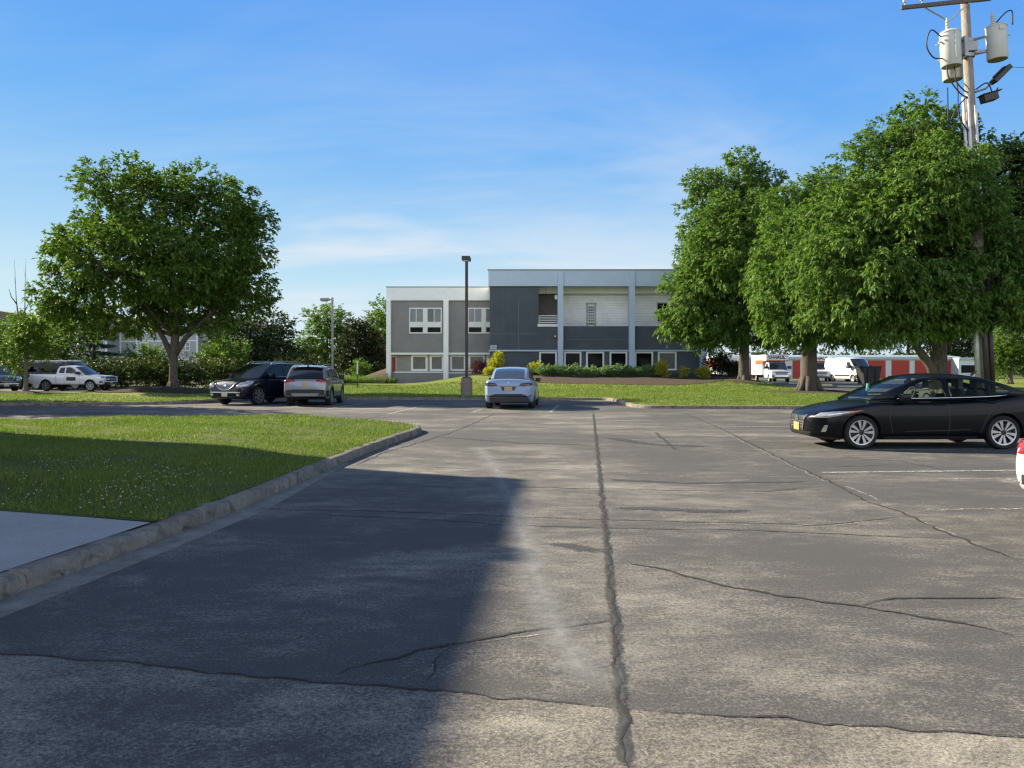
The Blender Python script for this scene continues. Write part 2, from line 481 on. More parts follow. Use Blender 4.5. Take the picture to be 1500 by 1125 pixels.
def terrain(name, poly, step, mat, zf, label, kind='structure'):
    """a polygon filled with a grid that follows zf"""
    bm = bmesh.new()
    P = np.array(poly)
    vs = [bm.verts.new((p[0], p[1], 0)) for p in poly]
    bm.faces.new(vs)
    for ax in (0, 1):
        lo, hi = P[:, ax].min(), P[:, ax].max()
        for c in np.arange(lo + step, hi, step):
            no = (1, 0, 0) if ax == 0 else (0, 1, 0)
            co = (c, 0, 0) if ax == 0 else (0, c, 0)
            bmesh.ops.bisect_plane(bm, geom=bm.verts[:] + bm.edges[:] + bm.faces[:], plane_co=co, plane_no=no)
    for v in bm.verts: v.co.z = float(zf(v.co.x, v.co.y))
    bmesh.ops.recalc_face_normals(bm, faces=bm.faces)
    if sum(f.normal.z for f in bm.faces) < 0: bmesh.ops.reverse_faces(bm, faces=bm.faces)
    me = bpy.data.meshes.new(name); bm.to_mesh(me); bm.free()
    return tag(link_mesh(name, me, mat, None, 180), label, None, None, kind)

def inset(line, d):
    L_ = np.array(line, float); t_ = np.gradient(L_, axis=0); t_ /= np.linalg.norm(t_, axis=1)[:, None] + 1e-9
    return [tuple(q) for q in L_ + np.c_[-t_[:, 1], t_[:, 0]] * d]
# far lawn: behind the stalls, round the building and down the right side of the lot
kerb_far = [(-10.6, 39.9), (-6, 39.75), (-2, 39.6), (2, 39.5), (4.2, 39.35), (4.75, 38.6), (4.85, 36.0), (4.75, 33.5), (4.9, 31.9), (5.6, 31.25), (8, 30.95), (11.2, 30.7), (12.2, 30.1), (12.45, 28.8), (12.45, 24), (12.4, 16), (12.4, 8), (12.4, -4), (12.4, -20)]
kf = [tuple(p) for p in catmull(kerb_far, 5)]
far_poly = inset(kf, .15) + [(60, -20), (60, 46.9), (20.2, 47), (20.2, 68), (21.9, 76), (23.9, 100), (23.9, 125), (-16, 125), (-16, 62), (-12.8, 61), (-11.6, 50)]
terrain('lawn', far_poly, 2.0, M['lawn'], hgt, 'sunlit mown lawn in front of the office building')
# back lot of the storage place
flat('back_road', [(20.3, 47), (20.3, 68), (22, 76), (24, 99), (50, 99), (33, 60), (30, 47)], .205, M['asphalt_far'], 'grey asphalt yard behind the right-hand trees')
terrain('back_lawn', [(60.1, -20), (160, -20), (160, 128), (50.1, 128), (50.1, 99), (33.1, 60), (30.1, 47), (60.1, 47)], 20, M['lawn'], lambda x, y: .14, 'mown grass beyond the black car')
terrain('yard_grass', [(24, 99.2), (50, 99.2), (50, 128), (24, 128)], 10, M['lawn'], lambda x, y: .16, 'grass strip in front of the storage units')

# near island: kerb edge read from the photo, then round the tip and back along the far side
near_k = [(-6.2, -20), (-4.75, -6), (-4.1, .5), (-3.74, 3.0), (-3.42, 5.4), (-3.16, 7.4), (-3.0, 8.9), (-2.88, 11.0), (-2.76, 13.25), (-2.5, 16.3), (-2.25, 18.6), (-2.22, 19.8), (-2.75, 20.9), (-4.2, 21.9), (-6.5, 22.6), (-10, 22.3), (-14, 21.2), (-22, 20.8), (-60, 21)]
nk = [tuple(p) for p in catmull(near_k, 6)]
def nz(x, y):
    x = np.asarray(x, float); y = np.asarray(y, float)
    dw = np.abs((x + 3.32) * .361 + (y - 7.4) * .932)
    return .13 + .10 * sstep(0, 3.5, -x - 2.4) * sstep(.1, 1.6, dw) + .012 * (1 - sstep(.1, .5, dw)) + .025 * np.sin(x * 1.3 + y) * sstep(.3, 2, -x - 2.9) * sstep(.1, 1.6, dw)
nki = inset(nk, .15)
terrain('island_lawn', nki[nk.index(min(nk, key=lambda p: abs(p[1] - 7.4) + (99 if p[0] < -4 else 0))):] + [(-60, 12), (-14.2, 12), (-9.5, 9.75), (-5.1, 8.0)], .5, M['turf'], nz, 'grass island beside the entrance walk')
flat('walkway', [p for p in inset(nk, .16) if p[1] <= 7.4 and p[0] > -7.2] + [(-3.32, 7.4), (-5.1, 8.04), (-9.5, 9.8), (-14.2, 12.05), (-15, 8), (-17, -20)], .138, M['walk'], 'smooth pale concrete walkway at the kerb')

def sweep(name, line, mat, label, prof=None, jig=.0045, seed=1, side=1):
    prof = prof or [(0, -.02), (.010, .085), (.025, .115), (.055, .131), (.12, .135), (.19, .133), (.19, -.02)]
    rng = np.random.default_rng(seed)
    L = np.array(line, float)
    # resample to about 0.25 m so that the worn edge can wander
    seg = np.r_[0, np.cumsum(np.linalg.norm(np.diff(L, axis=0), axis=1))]
    n = int(min(400, max(8, seg[-1] / .22)))
    u = np.linspace(0, seg[-1], n)
    jt = np.arange(1.4, seg[-1] - .5, 3.05)                      # expansion joints
    u = np.unique(np.r_[[q for q in u if not len(jt) or np.min(np.abs(jt - q)) > .03], jt - .014, jt - .009, jt, jt + .009, jt + .014])
    n = len(u); isj = np.array([len(jt) and np.min(np.abs(jt - q)) < .010 for q in u])
    L = np.c_[np.interp(u, seg, L[:, 0]), np.interp(u, seg, L[:, 1])]
    d = np.gradient(L, axis=0); d /= np.linalg.norm(d, axis=1)[:, None]
    nrm = np.c_[-d[:, 1], d[:, 0]] * side
    P = []
    for i in range(n):
        j = rng.normal(0, jig, 2)
        dip = -.012 if rng.random() < .05 else 0
        if isj[i]: j = np.array([.018, -.02]); dip = 0
        P.append([(L[i, 0] + nrm[i, 0] * (o + j[0] * (z > .05)), L[i, 1] + nrm[i, 1] * (o + j[0] * (z > .05)), z + (j[1] * .6 + dip if z > .05 else 0)) for o, z in prof])
    g = MB(); g.grid(P, 0, side < 0)
    return tag(g.build(name, mat, None, 50), label, None, None, 'structure')
sweep('kerb', nk, M['kerb'], 'worn rounded concrete kerb of the near grass island', seed=2)
sweep('kerb', kf, M['kerb'], 'weathered concrete kerb along the far lawn', seed=3)
gp = [p for p in nk if p[1] < 13.4 and p[0] > -7]
flat('gutter', [(p[0] - .01, p[1]) for p in gp] + [(p[0] + .30 * (1 - max(0, (p[1] - 9)) / 6), p[1]) for p in gp][::-1], .0022, M['gutter'], 'pale concrete gutter strip below the kerb')

# left island with the big tree
isl = [(-60, 34.2), (-40, 34.1), (-24, 33.8), (-18, 33.9), (-14.2, 35.4), (-12.9, 38.2), (-12.9, 41.5), (-14.2, 44.6), (-18, 46.2), (-24, 47.4), (-40, 48.2), (-60, 48.5)]
ik = [tuple(p) for p in catmull(isl, 6)]
def iz(x, y):
    x = np.asarray(x, float); y = np.asarray(y, float)
    return .13 + .38 * np.exp(-((x + 18.6) ** 2 + (y - 43.2) ** 2) / 14.0) + .03 * np.sin(x * .8)
terrain('verge', inset(ik, .15), 1.0, M['lawn'], iz, 'strip of grass under the round tree')
sweep('kerb', ik, M['kerb'], 'broken concrete kerb of the tree strip', seed=5)
def disc(name, cx, cy, rx, ry, zf, mat, label, up=.02, n=30, seed=0):
    rng = np.random.default_rng(seed)
    ph = rng.random(4) * 6
    g = MB(); P = []
    for r in (0.0, .3, .6, .85, 1.0):
        row = []
        for k in range(n + 1):
            a = 2 * math.pi * k / n
            w = 1 + .1 * math.sin(3 * a + ph[0]) + .07 * math.sin(5 * a + ph[1])
            x, y = cx + rx * r * w * math.cos(a), cy + ry * r * w * math.sin(a)
            row.append((x, y, float(zf(x, y)) + up + .10 * (1 - r * r)))
        P.append(row)
    g.grid(P)
    return tag(g.build(name, mat, None, 180), label, None, None, 'structure')
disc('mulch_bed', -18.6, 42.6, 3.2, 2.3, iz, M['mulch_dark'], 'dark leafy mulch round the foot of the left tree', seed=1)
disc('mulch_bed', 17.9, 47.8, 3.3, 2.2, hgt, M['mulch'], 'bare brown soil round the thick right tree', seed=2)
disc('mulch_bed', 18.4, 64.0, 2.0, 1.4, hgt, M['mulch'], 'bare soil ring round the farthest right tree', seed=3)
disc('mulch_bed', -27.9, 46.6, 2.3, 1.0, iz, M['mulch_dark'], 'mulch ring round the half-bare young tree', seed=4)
# planting bed along the building
bed = [(1.0, 62.0), (5, 61.0), (10, 60.3), (14, 61.2), (17.5, 64.5), (19.3, 68), (21, 72.6), (-2.4, 72.6), (-2.6, 69), (-1.2, 66)]
bed = [tuple(p) for p in catmull(bed + [bed[0]], 5)][:-1]
terrain('mulch_bed', bed, 1.0, M['mulch'], lambda x, y: hgt(x, y) + .035, 'long brown mulch bed in front of the building')
# dirt bank at the building's left corner
g = MB()
P = []
for t in np.linspace(0, 1, 9):
    x = -16.4 + 4.7 * t
    P.append([(x, 74.0 + s * 6.5, float(hgt(x, 74)) - .05 + (1.6 * t ** 1.2) * min(1, s * 2.2) + .05 * math.sin(9 * s + 5 * t)) for s in np.linspace(0, 1, 7)])
g.grid(P, 0, True)
tag(g.build('dirt_bank', M['mulch'], None, 180), 'bare brown bank against the left end of the building', None, None, 'structure')
flat('lawn_path', [(-18, 77.5), (-12, 77.5), (-12, 78.4), (-18, 78.4)], .26, M['walk'], None)

# ------------------------------------------------------------------ cracks, seams and paint on the asphalt
def ribbon(name, pxs, width, mat, z, label, seed=0, jit=.35, wander=.02, world=False):
    z = .0012 + z * .28
    rng = np.random.default_rng(seed)
    pts = np.array([(p[0], p[1]) if world else tuple(G(*p))[:2] for p in pxs], float)
    seg = np.r_[0, np.cumsum(np.linalg.norm(np.diff(pts, axis=0), axis=1))]
    n = int(min(420, max(4, seg[-1] / max(.05, width * .9))))
    u = np.linspace(0, seg[-1], n)
    L = np.c_[np.interp(u, seg, pts[:, 0]), np.interp(u, seg, pts[:, 1])]
    k = np.ones(3) / 3
    d = np.gradient(L, axis=0); d /= np.linalg.norm(d, axis=1)[:, None] + 1e-9
    nr = np.c_[-d[:, 1], d[:, 0]]
    jw = np.clip(rng.normal(0, 1, (n, 2)), -2, 2)
    if n > 8: jw = np.stack([np.convolve(jw[:, q], np.ones(3) / 3, 'same') for q in (0, 1)], 1) * 1.3
    w = width / 2 * np.clip(1 + jit * jw, .25, 2)
    if n > 8:
        wn = np.convolve(rng.normal(0, wander * 2, n), k, 'same')
        L += nr * wn[:, None]
    if width < .1: w *= np.clip(np.minimum(np.arange(n), np.arange(n)[::-1]) / 8.0, .15, 1)[:, None]
    g = MB()
    g.grid([[(L[i, 0] + nr[i, 0] * w[i, 0], L[i, 1] + nr[i, 1] * w[i, 0], z), (L[i, 0], L[i, 1], z), (L[i, 0] - nr[i, 0] * w[i, 1], L[i, 1] - nr[i, 1] * w[i, 1], z)] for i in range(n)], 0, True)
    me = g.mesh(name)
    at = me.attributes.new('edge', 'FLOAT', 'POINT')
    ev = np.tile([0., 1., 0.], n); ev[:3] *= 0; ev[-3:] *= 0
    at.data.foreach_set('value', ev.astype(np.float32))
    return tag(link_mesh(name, me, mat), label, None, None, 'structure')

apron_top = [(-60, 950), (0, 958), (180, 970), (300, 985), (500, 1003), (640, 1012), (800, 1028), (912, 1040), (1100, 1052), (1300, 1066), (1500, 1083), (1800, 1105)]
ap = [tuple(G(*p))[:2] for p in apron_top]
flat('apron', ap + [(12.0, ap[-1][1]), (12.0, -22), (-6.0, -22), (-4.2, -1)], .0018, M['apron'], 'pale speckled slab across the near edge of the lot')

main = [(921, 1135), (915, 1060), (911, 1035), (903, 930), (897, 870), (888, 790), (882, 735), (878, 690), (873, 640), (869, 606)]
LINES = [  # (name, points, width, material, z, label)
 ('sealed_seam', main, .13, 'sealer', .008, 'dark seal coat smeared along the long joint'),
 ('joint', main, .040, 'crack', .013, 'long dark joint running away down the lot'),
 ('joint', apron_top[:8], .034, 'crack', .013, 'dark joint along the near slab, shaded part'),
 ('joint', apron_top[7:], .028, 'crack', .013, 'dark joint along the near slab, sunlit part'),
 ('crack', [(490, 990), (560, 965), (640, 950), (700, 935), (800, 922), (880, 913), (903, 905)], .055, 'crack', .011, 'curved dark crack reaching the long joint'),
 ('crumbled_edge', [(660, 947), (720, 937), (800, 928), (890, 918)], .09, 'crackside', .009, 'crumbling pale edge of the curved crack'),
 ('crack', [(620, 1003), (640, 965), (668, 945)], .03, 'crack', .012, 'short crack cutting the corner of the slab'),
 ('crumbled_edge', [(612, 1005), (632, 968), (662, 946)], .05, 'crackside', .010, 'pale broken edge beside the short crack'),
 ('crack', [(345, 745), (560, 749), (760, 757), (880, 762), (1080, 766), (1200, 770), (1330, 757)], .04, 'crack', .011, 'upper of the two thin cracks across the lane'),
 ('crumbled_edge', [(700, 757), (880, 763), (1080, 768), (1200, 772), (1335, 759)], .05, 'crackside', .009, 'pale crumbs beside the upper crack'),
 ('crack', [(430, 752), (600, 760), (760, 770), (900, 774), (1100, 777), (1280, 785), (1410, 790)], .04, 'crack', .012, 'lower of the two thin cracks across the lane'),
 ('crack', [(560, 683), (640, 685), (760, 690), (880, 686)], .035, 'crack', .011, 'fine crack left of the long joint'),
 ('crumbled_edge', [(600, 686), (760, 692), (870, 688)], .09, 'crackside', .009, 'pale broken rim of the fine crack'),
 ('crumbled_edge', [(885, 691), (1000, 697), (1190, 699)], .12, 'crackside', .009, 'whitish crumbled crack on the right lane'),
 ('crack', [(700, 713), (880, 716), (1000, 719), (1130, 720), (1190, 713)], .04, 'crack', .011, 'thin crack below the whitish one'),
 ('crack', [(905, 820), (960, 833), (1060, 858), (1150, 874), (1250, 888), (1310, 897), (1400, 912), (1500, 935)], .06, 'crack', .012, 'sweeping dark crack in the right foreground'),
 ('crack', [(1250, 887), (1300, 878), (1400, 876), (1520, 879)], .055, 'crack', .013, 'dark crack branching to the right'),
 ('joint', [(1005, 606), (1060, 630), (1110, 655), (1160, 680), (1210, 703), (1270, 735), (1320, 750), (1370, 775), (1410, 790), (1500, 825)], .05, 'crack', .011, 'slanting joint along the right stalls'),
 ('crumbled_edge', [(1235, 711), (1275, 727), (1312, 743)], .12, 'crackside', .009, 'pale worn band beside the slanting joint'),
 ('crumbled_edge', [(1335, 756), (1370, 771), (1408, 787)], .10, 'crackside', .009, 'second pale worn band beside the slanting joint'),
 ('crumbled_edge', [(1062, 634), (1110, 658), (1160, 682), (1210, 706)], .10, 'crackside', .009, 'worn rim of the far slanting joint'),
 ('crack', [(1210, 770), (1260, 778), (1320, 786)], .06, 'crackside', .010, 'pale diagonal scar on the right lane'),
 ('crack', [(725, 606), (690, 622), (655, 636), (615, 648), (560, 664), (520, 682)], .06, 'crack', .011, 'crack from the island tip to the stalls'),
 ('crack', [(575, 605), (540, 613), (505, 622)], .05, 'crack', .011, 'crack beside the grass island'),
 ('sealed_seam', [(960, 633), (975, 646), (990, 659)], .14, 'sealer', .010, 'short tar patch'),
 ('sealed_seam', [(640, 640), (760, 649), (870, 652)], .30, 'sealer', .007, 'faint dark band across the lane'),
 ('sealed_seam', [(880, 702), (1000, 708), (1190, 706)], .28, 'sealer', .007, 'dark seal band below the whitish crack'),
 ('sealed_seam', [(880, 640), (960, 652), (1060, 655)], .55, 'sealer', .006, 'dark seal patch right of the long joint'),
 ('sealed_seam', [(880, 742), (1000, 748), (1130, 750)], .40, 'sealer', .007, 'wide dark seal patch on the right lane'),
 ('sealed_seam', [(780, 792), (840, 800), (890, 815)], .35, 'sealer', .007, 'dark seal patch left of the long joint'),
 ('tyre_scuff', [(700, 655), (722, 680), (745, 725), (762, 775), (780, 830), (805, 900), (835, 960), (880, 1025)], .42, 'dust', .014, 'pale dusty streak curving down the lane'),
 ('crack', [(1140, 664), (1200, 668), (1320, 676), (1400, 692)], .045, 'crack', .011, 'crack in the stall under the black car'),
 ('crack', [(960, 748), (980, 760), (1020, 764)], .05, 'crackside', .010, 'pale chipped mark'),
 ('crack', [(1160, 682), (1230, 684), (1330, 680)], .035, 'crack', .011, 'fine crack across the right stall'),
]
for i, (nm, pts, w, m, z, lb) in enumerate(LINES):
    ribbon(nm, pts, w, M[m], z, lb, seed=i, jit={'dust': .08, 'sealer': .12}.get(m, .3), wander={'dust': .006, 'sealer': .006}.get(m, .011))
def stripe(a, b, w, mat, lb, i): ribbon('parking_line', [a, b], w, M[mat], .016, lb, seed=50 + i, jit=.08, wander=0)
STR = [((1025, 614), (1135, 614), 'line2'), ((1050, 625.5), (1180, 624.5), 'line'), ((1092, 640.5), (1190, 640), 'line2'), ((1131, 660.5), (1275, 659.5), 'line2'), ((1275, 659.5), (1560, 656.5), 'line'),
       ((1205, 692.5), (1560, 688.5), 'line'), ((1300, 703), (1490, 701), 'line2'), ((1345, 747.5), (1560, 744.5), 'line2'), ((535, 590.5), (478, 599.5), 'line'), ((625, 593), (568, 607), 'line'), ((706, 599.5), (692, 604), 'line'), ((818, 593.5), (806, 604), 'line')]
for i, (a, b, m) in enumerate(STR):
    stripe(a, b, .11 if i != 6 else .08, m, 'faded white parking line', i)
flat('patch', [tuple(G(*p))[:2] for p in ((1455, 700), (1500, 699), (1540, 707), (1470, 707))], .0045, M['line2'], 'pale worn patch at the stall line')

# ------------------------------------------------------------------ grass blades
def in_poly(x, y, poly):  # noqa
    P = np.array(poly); ins = np.zeros(len(x), bool)
    j = len(P) - 1
    for i in range(len(P)):
        c = ((P[i, 1] > y) != (P[j, 1] > y)) & (x < (P[j, 0] - P[i, 0]) * (y - P[i, 1]) / (P[j, 1] - P[i, 1] + 1e-12) + P[i, 0])
        ins ^= c; j = i
    return ins
def blades(xy, z, h, w, rng, lean=.5):
    n = len(xy)
    a = rng.random(n) * 2 * np.pi
    hh = h * (.55 + .7 * rng.random(n))
    ww = w * (.7 + .6 * rng.random(n))
    b = rng.random(n) * 2 * np.pi
    le = lean * hh * rng.random(n)
    base = np.c_[xy, z]
    t = np.c_[np.cos(a), np.sin(a), np.zeros(n)]
    p0 = base - t * ww[:, None] / 2; p1 = base + t * ww[:, None] / 2
    p2 = base + np.c_[np.cos(b) * le, np.sin(b) * le, hh]
    return np.stack([p0, p1, p2], 1).reshape(-1, 3)
rng = np.random.default_rng(11)
isl_poly = [(-3.2, 7.45)] + [p for p in [(q[0] - .14 if q[1] < 19.8 else q[0], q[1] - (.12 if q[1] > 19.8 else 0)) for q in nk] if p[1] > 7.4 and p[0] > -30 and p[0] < -2] + [(-30, 17), (-14.2, 12), (-9.5, 9.8), (-5.1, 8.06)]
V = []
for (y0, y1, dens, h, w) in ((7.4, 10.5, 3200, .046, .009), (10.5, 14.5, 1900, .048, .011), (14.5, 19, 1200, .052, .014), (19, 23, 950, .058, .018)):
    x0, x1 = -.80 * y1 - 1.2, -2.2
    n = int((x1 - x0) * (y1 - y0) * dens)
    x = x0 + (x1 - x0) * rng.random(n); y = y0 + (y1 - y0) * rng.random(n)
    k = in_poly(x, y, isl_poly)
    # clumps: thinner where the noise is low
    k &= (rng.random(n) < .62 + .5 * np.sin(x * 2.1 + 1.3 * np.sin(y * 1.7)) * np.sin(y * 1.9 + x))
    x, y = x[k], y[k]
    hh = h * (1 + .35 * np.sin(x * .9 + y * .7) * np.sin(y * 1.3 - x * .4))
    V.append(blades(np.c_[x, y], nz(x, y) - .004, hh, w, rng, .9))
V = np.vstack(V)
tag(np_mesh('grass', V, np.arange(len(V)).reshape(-1, 3), M['blade']), 'short grass with clover on the near island', 'grass', None, 'stuff')
# lawn tufts farther off
V = []
fx = np.array(kf)
for (x0, x1, y0, y1, dens, h, w, poly, zf) in ((-12, 20, 39.9, 47, 130, .07, .035, far_poly, hgt), (-14, 20, 47, 55, 75, .075, .05, far_poly, hgt), (-15, 21, 55, 64, 50, .08, .065, far_poly, hgt), (4.8, 20, 31, 40, 200, .065, .028, far_poly, hgt), (12.7, 20, 12, 31, 150, .06, .025, far_poly, hgt), (-34, -12.5, 34.2, 47.5, 110, .07, .035, ik, iz)):
    n = int((x1 - x0) * (y1 - y0) * dens)
    x = x0 + (x1 - x0) * rng.random(n); y = y0 + (y1 - y0) * rng.random(n)
    k = in_poly(x, y, poly) & (np.hypot((x + 18.2) / 4.2, (y - 42.3) / 2.9) > 1) & (np.hypot((x - 17.9) / 3.2, (y - 47.8) / 2.1) > 1)
    d = np.min(np.hypot(x[:, None] - fx[None, ::3, 0], y[:, None] - fx[None, ::3, 1]), 1) if poly is far_poly else np.ones(n)
    k &= (d > .2) & ~in_poly(x, y, bed)
    x, y = x[k], y[k]
    V.append(blades(np.c_[x, y], zf(x, y) - .004, h, w, rng, .9))
V = np.vstack(V)
tag(np_mesh('grass', V, np.arange(len(V)).reshape(-1, 3), M['blade']), 'mown grass of the far lawns', 'grass', None, 'stuff')
# ragged overhang of grass along the near kerb and weeds in the joint
# clover heads
def blobs(pts, r, rng):
    ico = bmesh.new(); bmesh.ops.create_icosphere(ico, subdivisions=1, radius=1)
    iv = np.array([v.co[:] for v in ico.verts]); fi = np.array([[v.index for v in f.verts] for f in ico.faces]); ico.free()
    n = len(pts); rr = r * (.6 + .8 * rng.random(n))
    Vv = (pts[:, None, :] + iv[None] * rr[:, None, None] * np.array([1, 1, .8])).reshape(-1, 3)
    Ff = (fi[None] + (np.arange(n) * len(iv))[:, None, None]).reshape(-1, 3)
    return Vv, Ff
cl = []
for (px, py, sx, sy, n) in ((170, 722, 60, 18, 60), (110, 680, 70, 14, 40), (230, 700, 60, 16, 60), (40, 715, 40, 20, 35), (300, 690, 70, 14, 40), (100, 745, 60, 5, 20), (170, 722, 30, 10, 16)):
    q = [(px + rng.normal(0, sx * .6), py + rng.normal(0, sy * .6)) for _ in range(n)]
    for a in q:
        if a[1] < 650: continue
        w = G(a[0], a[1], .22)
        if in_poly(np.array([w.x]), np.array([w.y]), isl_poly)[0]: cl.append((w.x, w.y, float(nz(w.x, w.y)) + .042 + .02 * rng.random()))
for _ in range(90):
    x, y = -14 + 11.6 * rng.random(), 12 + 10 * rng.random()
    if in_poly(np.array([x]), np.array([y]), isl_poly)[0]: cl.append((x, y, float(nz(x, y)) + .045))
Vv, Ff = blobs(np.array(cl), .0075, rng)
tag(np_mesh('clover_flowers', Vv, Ff, M['clover'], None, 180), 'white clover flowers dotted in the shaded grass', 'clover', None, 'stuff')
# fallen leaves and grit
gv = []
for _ in range(420):
    y = 2.6 + 22 * rng.random() ** 1.5; x = (-.35 + 1.0 * rng.random()) * y
    if x < -2.0: continue
    gv.append((x, y, .010))
Vv, Ff = blobs(np.array(gv), .006, rng)
tag(np_mesh('gravel', Vv, Ff, M['crack'], None), 'loose grit scattered over the asphalt', 'gravel', None, 'stuff')
# ================================================================== TREES AND PLANTS
def leaf_quads(P, D, L, Wd, rng, droop=.0):
    """P base points, D unit directions: one folded diamond leaf each"""
    n = len(P)
    ll = L * (.65 + .7 * rng.random(n)); ww = Wd * (.7 + .6 * rng.random(n))
    up = np.tile(np.array([0, 0, 1.0]), (n, 1)) + rng.normal(0, .55, (n, 3))
    S = np.cross(D, up); S /= np.linalg.norm(S, axis=1)[:, None] + 1e-9
    Nn = np.cross(S, D)
    tip = P + D * ll[:, None] - np.array([0, 0, 1.0]) * (droop * ll)[:, None]
    mid = P + D * (ll * .5)[:, None]
    f = (ww * .22)[:, None] * Nn
    a = mid + S * ww[:, None] / 2 + f; b = mid - S * ww[:, None] / 2 + f
    return np.stack([P, a, tip, b], 1).reshape(-1, 3)
def unit(v): return v / (np.linalg.norm(v, axis=-1, keepdims=True) + 1e-9)
def clump_centres(ells, n, mind, rng, shell=.45):
    E = np.array(ells, float)
    vol = E[:, 3] * E[:, 4] * E[:, 5]; pr = vol ** .75; pr /= pr.sum()
    out = []
    tries = 0
    while len(out) < n and tries < n * 60:
        tries += 1
        e = E[rng.choice(len(E), p=pr)]
        d = unit(rng.normal(0, 1, 3)); r = rng.random() ** shell
        p = e[:3] + d * r * e[3:6]
        if out and np.min(np.linalg.norm(np.array(out) - p, axis=1)) < mind: continue
        out.append(p)
    return np.array(out)
def crown_leaves(C, centre, rad, nspray, nleaf, L, Wd, rng, flat_=.75, droop=.3, spread=.85, out=.75):
    n = len(C)
    rr = rad * (.7 + .6 * rng.random(n))
    d = unit(rng.normal(0, 1, (n, nspray, 3)))
    rho = .45 + .6 * rng.random((n, nspray, 1)) ** .7
    sp = C[:, None, :] + d * rho * rr[:, None, None] * np.array([1, 1, flat_])
    od = unit(C - centre)[:, None, :]
    sd = unit(d + od * out - np.array([0, 0, droop]) + rng.normal(0, .25, (n, nspray, 3)))
    sp = sp.reshape(-1, 3); sd = sd.reshape(-1, 3)
    m = len(sp)
    ld = unit(sd[:, None, :] + rng.normal(0, spread, (m, nleaf, 3)) * np.array([1, 1, .55]))
    lp = sp[:, None, :] + sd[:, None, :] * (L * 1.6 * rng.random((m, nleaf, 1)))
    return leaf_quads(lp.reshape(-1, 3), ld.reshape(-1, 3), L, Wd, rng, droop * .6)
def limb(mb, a, b, r0, r1, rng, n=6, bow=.12, sides=7):
    a, b = Vector(a), Vector(b); L = (b - a).length
    off = Vector(rng.normal(0, bow * L, 3)); off.z = abs(off.z) * .6
    pts, rs = [], []
    for i in range(n + 1):
        t = i / n
        p = a.lerp(b, t) + off * math.sin(math.pi * t) * .6
        p.z += L * .10 * math.sin(math.pi * t)
        p += Vector(rng.normal(0, .012 * L, 3)) * (0 < i < n)
        pts.append(p); rs.append(r0 + (r1 - r0) * t ** .8)
    mb.tube(pts, rs, sides)
    return pts, rs
def tree(name, label, base, trunk, ells, n, mind, rad, nspray, nleaf, L, Wd, lm, bk, seed, group=None, limbs=9, droop=.3, flat_=.75, shell=.45, spread=.85, cat='tree', twig=.02, flare=1.8, forks=None):
    """trunk: [(x,y,z,r)...] relative to base; ells: crown lobes (x,y,z,rx,ry,rz) relative to base"""
    rng = np.random.default_rng(seed)
    t = tag(empty(name, base), label, cat, group)
    tp = catmull([q[:3] for q in trunk], 4); tr = np.interp(np.linspace(0, 1, len(tp)), np.linspace(0, 1, len(trunk)), [q[3] for q in trunk])
    mb = MB()
    pts = [Vector((0, 0, -.15))] + [Vector(p) for p in tp]
    rs = [trunk[0][3] * flare * 1.1] + list(tr); rs[1] = tr[0] * flare
    mb.tube(pts, rs, 14)
    for k in range(6):                          # root flare
        a = k * 1.05 + rng.random() * .5
        r = trunk[0][3]
        mb.tube([(math.cos(a) * r * .7, math.sin(a) * r * .7, r * 1.7), (math.cos(a) * r * 1.2, math.sin(a) * r * 1.2, r * .5), (math.cos(a) * r * 1.9, math.sin(a) * r * 1.9, -.1)], [r * .38, r * .30, r * .10], 6)
    C = clump_centres(ells, n, mind, rng, shell)
    cen = np.average(np.array(ells)[:, :3], axis=0, weights=np.prod(np.array(ells)[:, 3:6], axis=1))
    # main limbs leave the trunk towards spread-out clumps, lesser branches leave the limbs
    nodes = [(Vector(p), r) for p, r in zip(tp, tr)][len(tp) // 2:]
    far = [int(rng.integers(len(C)))]
    while len(far) < min(limbs, len(C)):
        dd = np.min(np.linalg.norm(C[:, None] - C[far][None], axis=2), axis=1); far.append(int(np.argmax(dd)))
    allp = list(nodes)
    for i in far:
        c = Vector(C[i])
        cand = [q for q in nodes if q[0].z < c.z + .5] or nodes[:1]
        q = min(cand, key=lambda q: (q[0] - c).length + abs((c.z - q[0].z) - .7 * math.hypot(c.x - q[0].x, c.y - q[0].y)))
        p_, r_ = limb(mb, q[0], c, q[1] * .55, twig * 1.5, rng)
        allp += list(zip(p_, r_))[1:]
    for i in range(len(C)):
        if i in far: continue
        c = Vector(C[i])
        q = min(allp, key=lambda q: (q[0] - c).length + (2 if q[0].z > c.z + .6 else 0))
        p_, r_ = limb(mb, q[0], c, max(twig, min(q[1] * .5, twig * 3)), twig * .5, rng, 4, .1, 5)
        if rng.random() < .5: allp += list(zip(p_, r_))[1:]
    for e in (forks or []): mb.tube(e[0], e[1], 7)
    mb.build('trunk', bk, t, 180)
    V = crown_leaves(C, cen, rad, nspray, nleaf, L, Wd, rng, flat_, droop, spread)
    np_mesh('crown', V, np.arange(len(V)).reshape(-1, 4), lm, t)
    return t
def PX(Y, base_px, lobes, depth=1.0):
    """crown lobes given as (px, py, rx, rz) in the photo at distance Y, plus an offset in depth"""
    s = Y / F; bx = AX(base_px, Y)
    out = []
    for l in lobes:
        dy = l[4] if len(l) > 4 else 0
        out.append((AX(l[0], Y) - bx, dy, AZ(l[1], Y), l[2] * s, (l[2] + l[3]) * .5 * s * depth, l[3] * s))
    return out

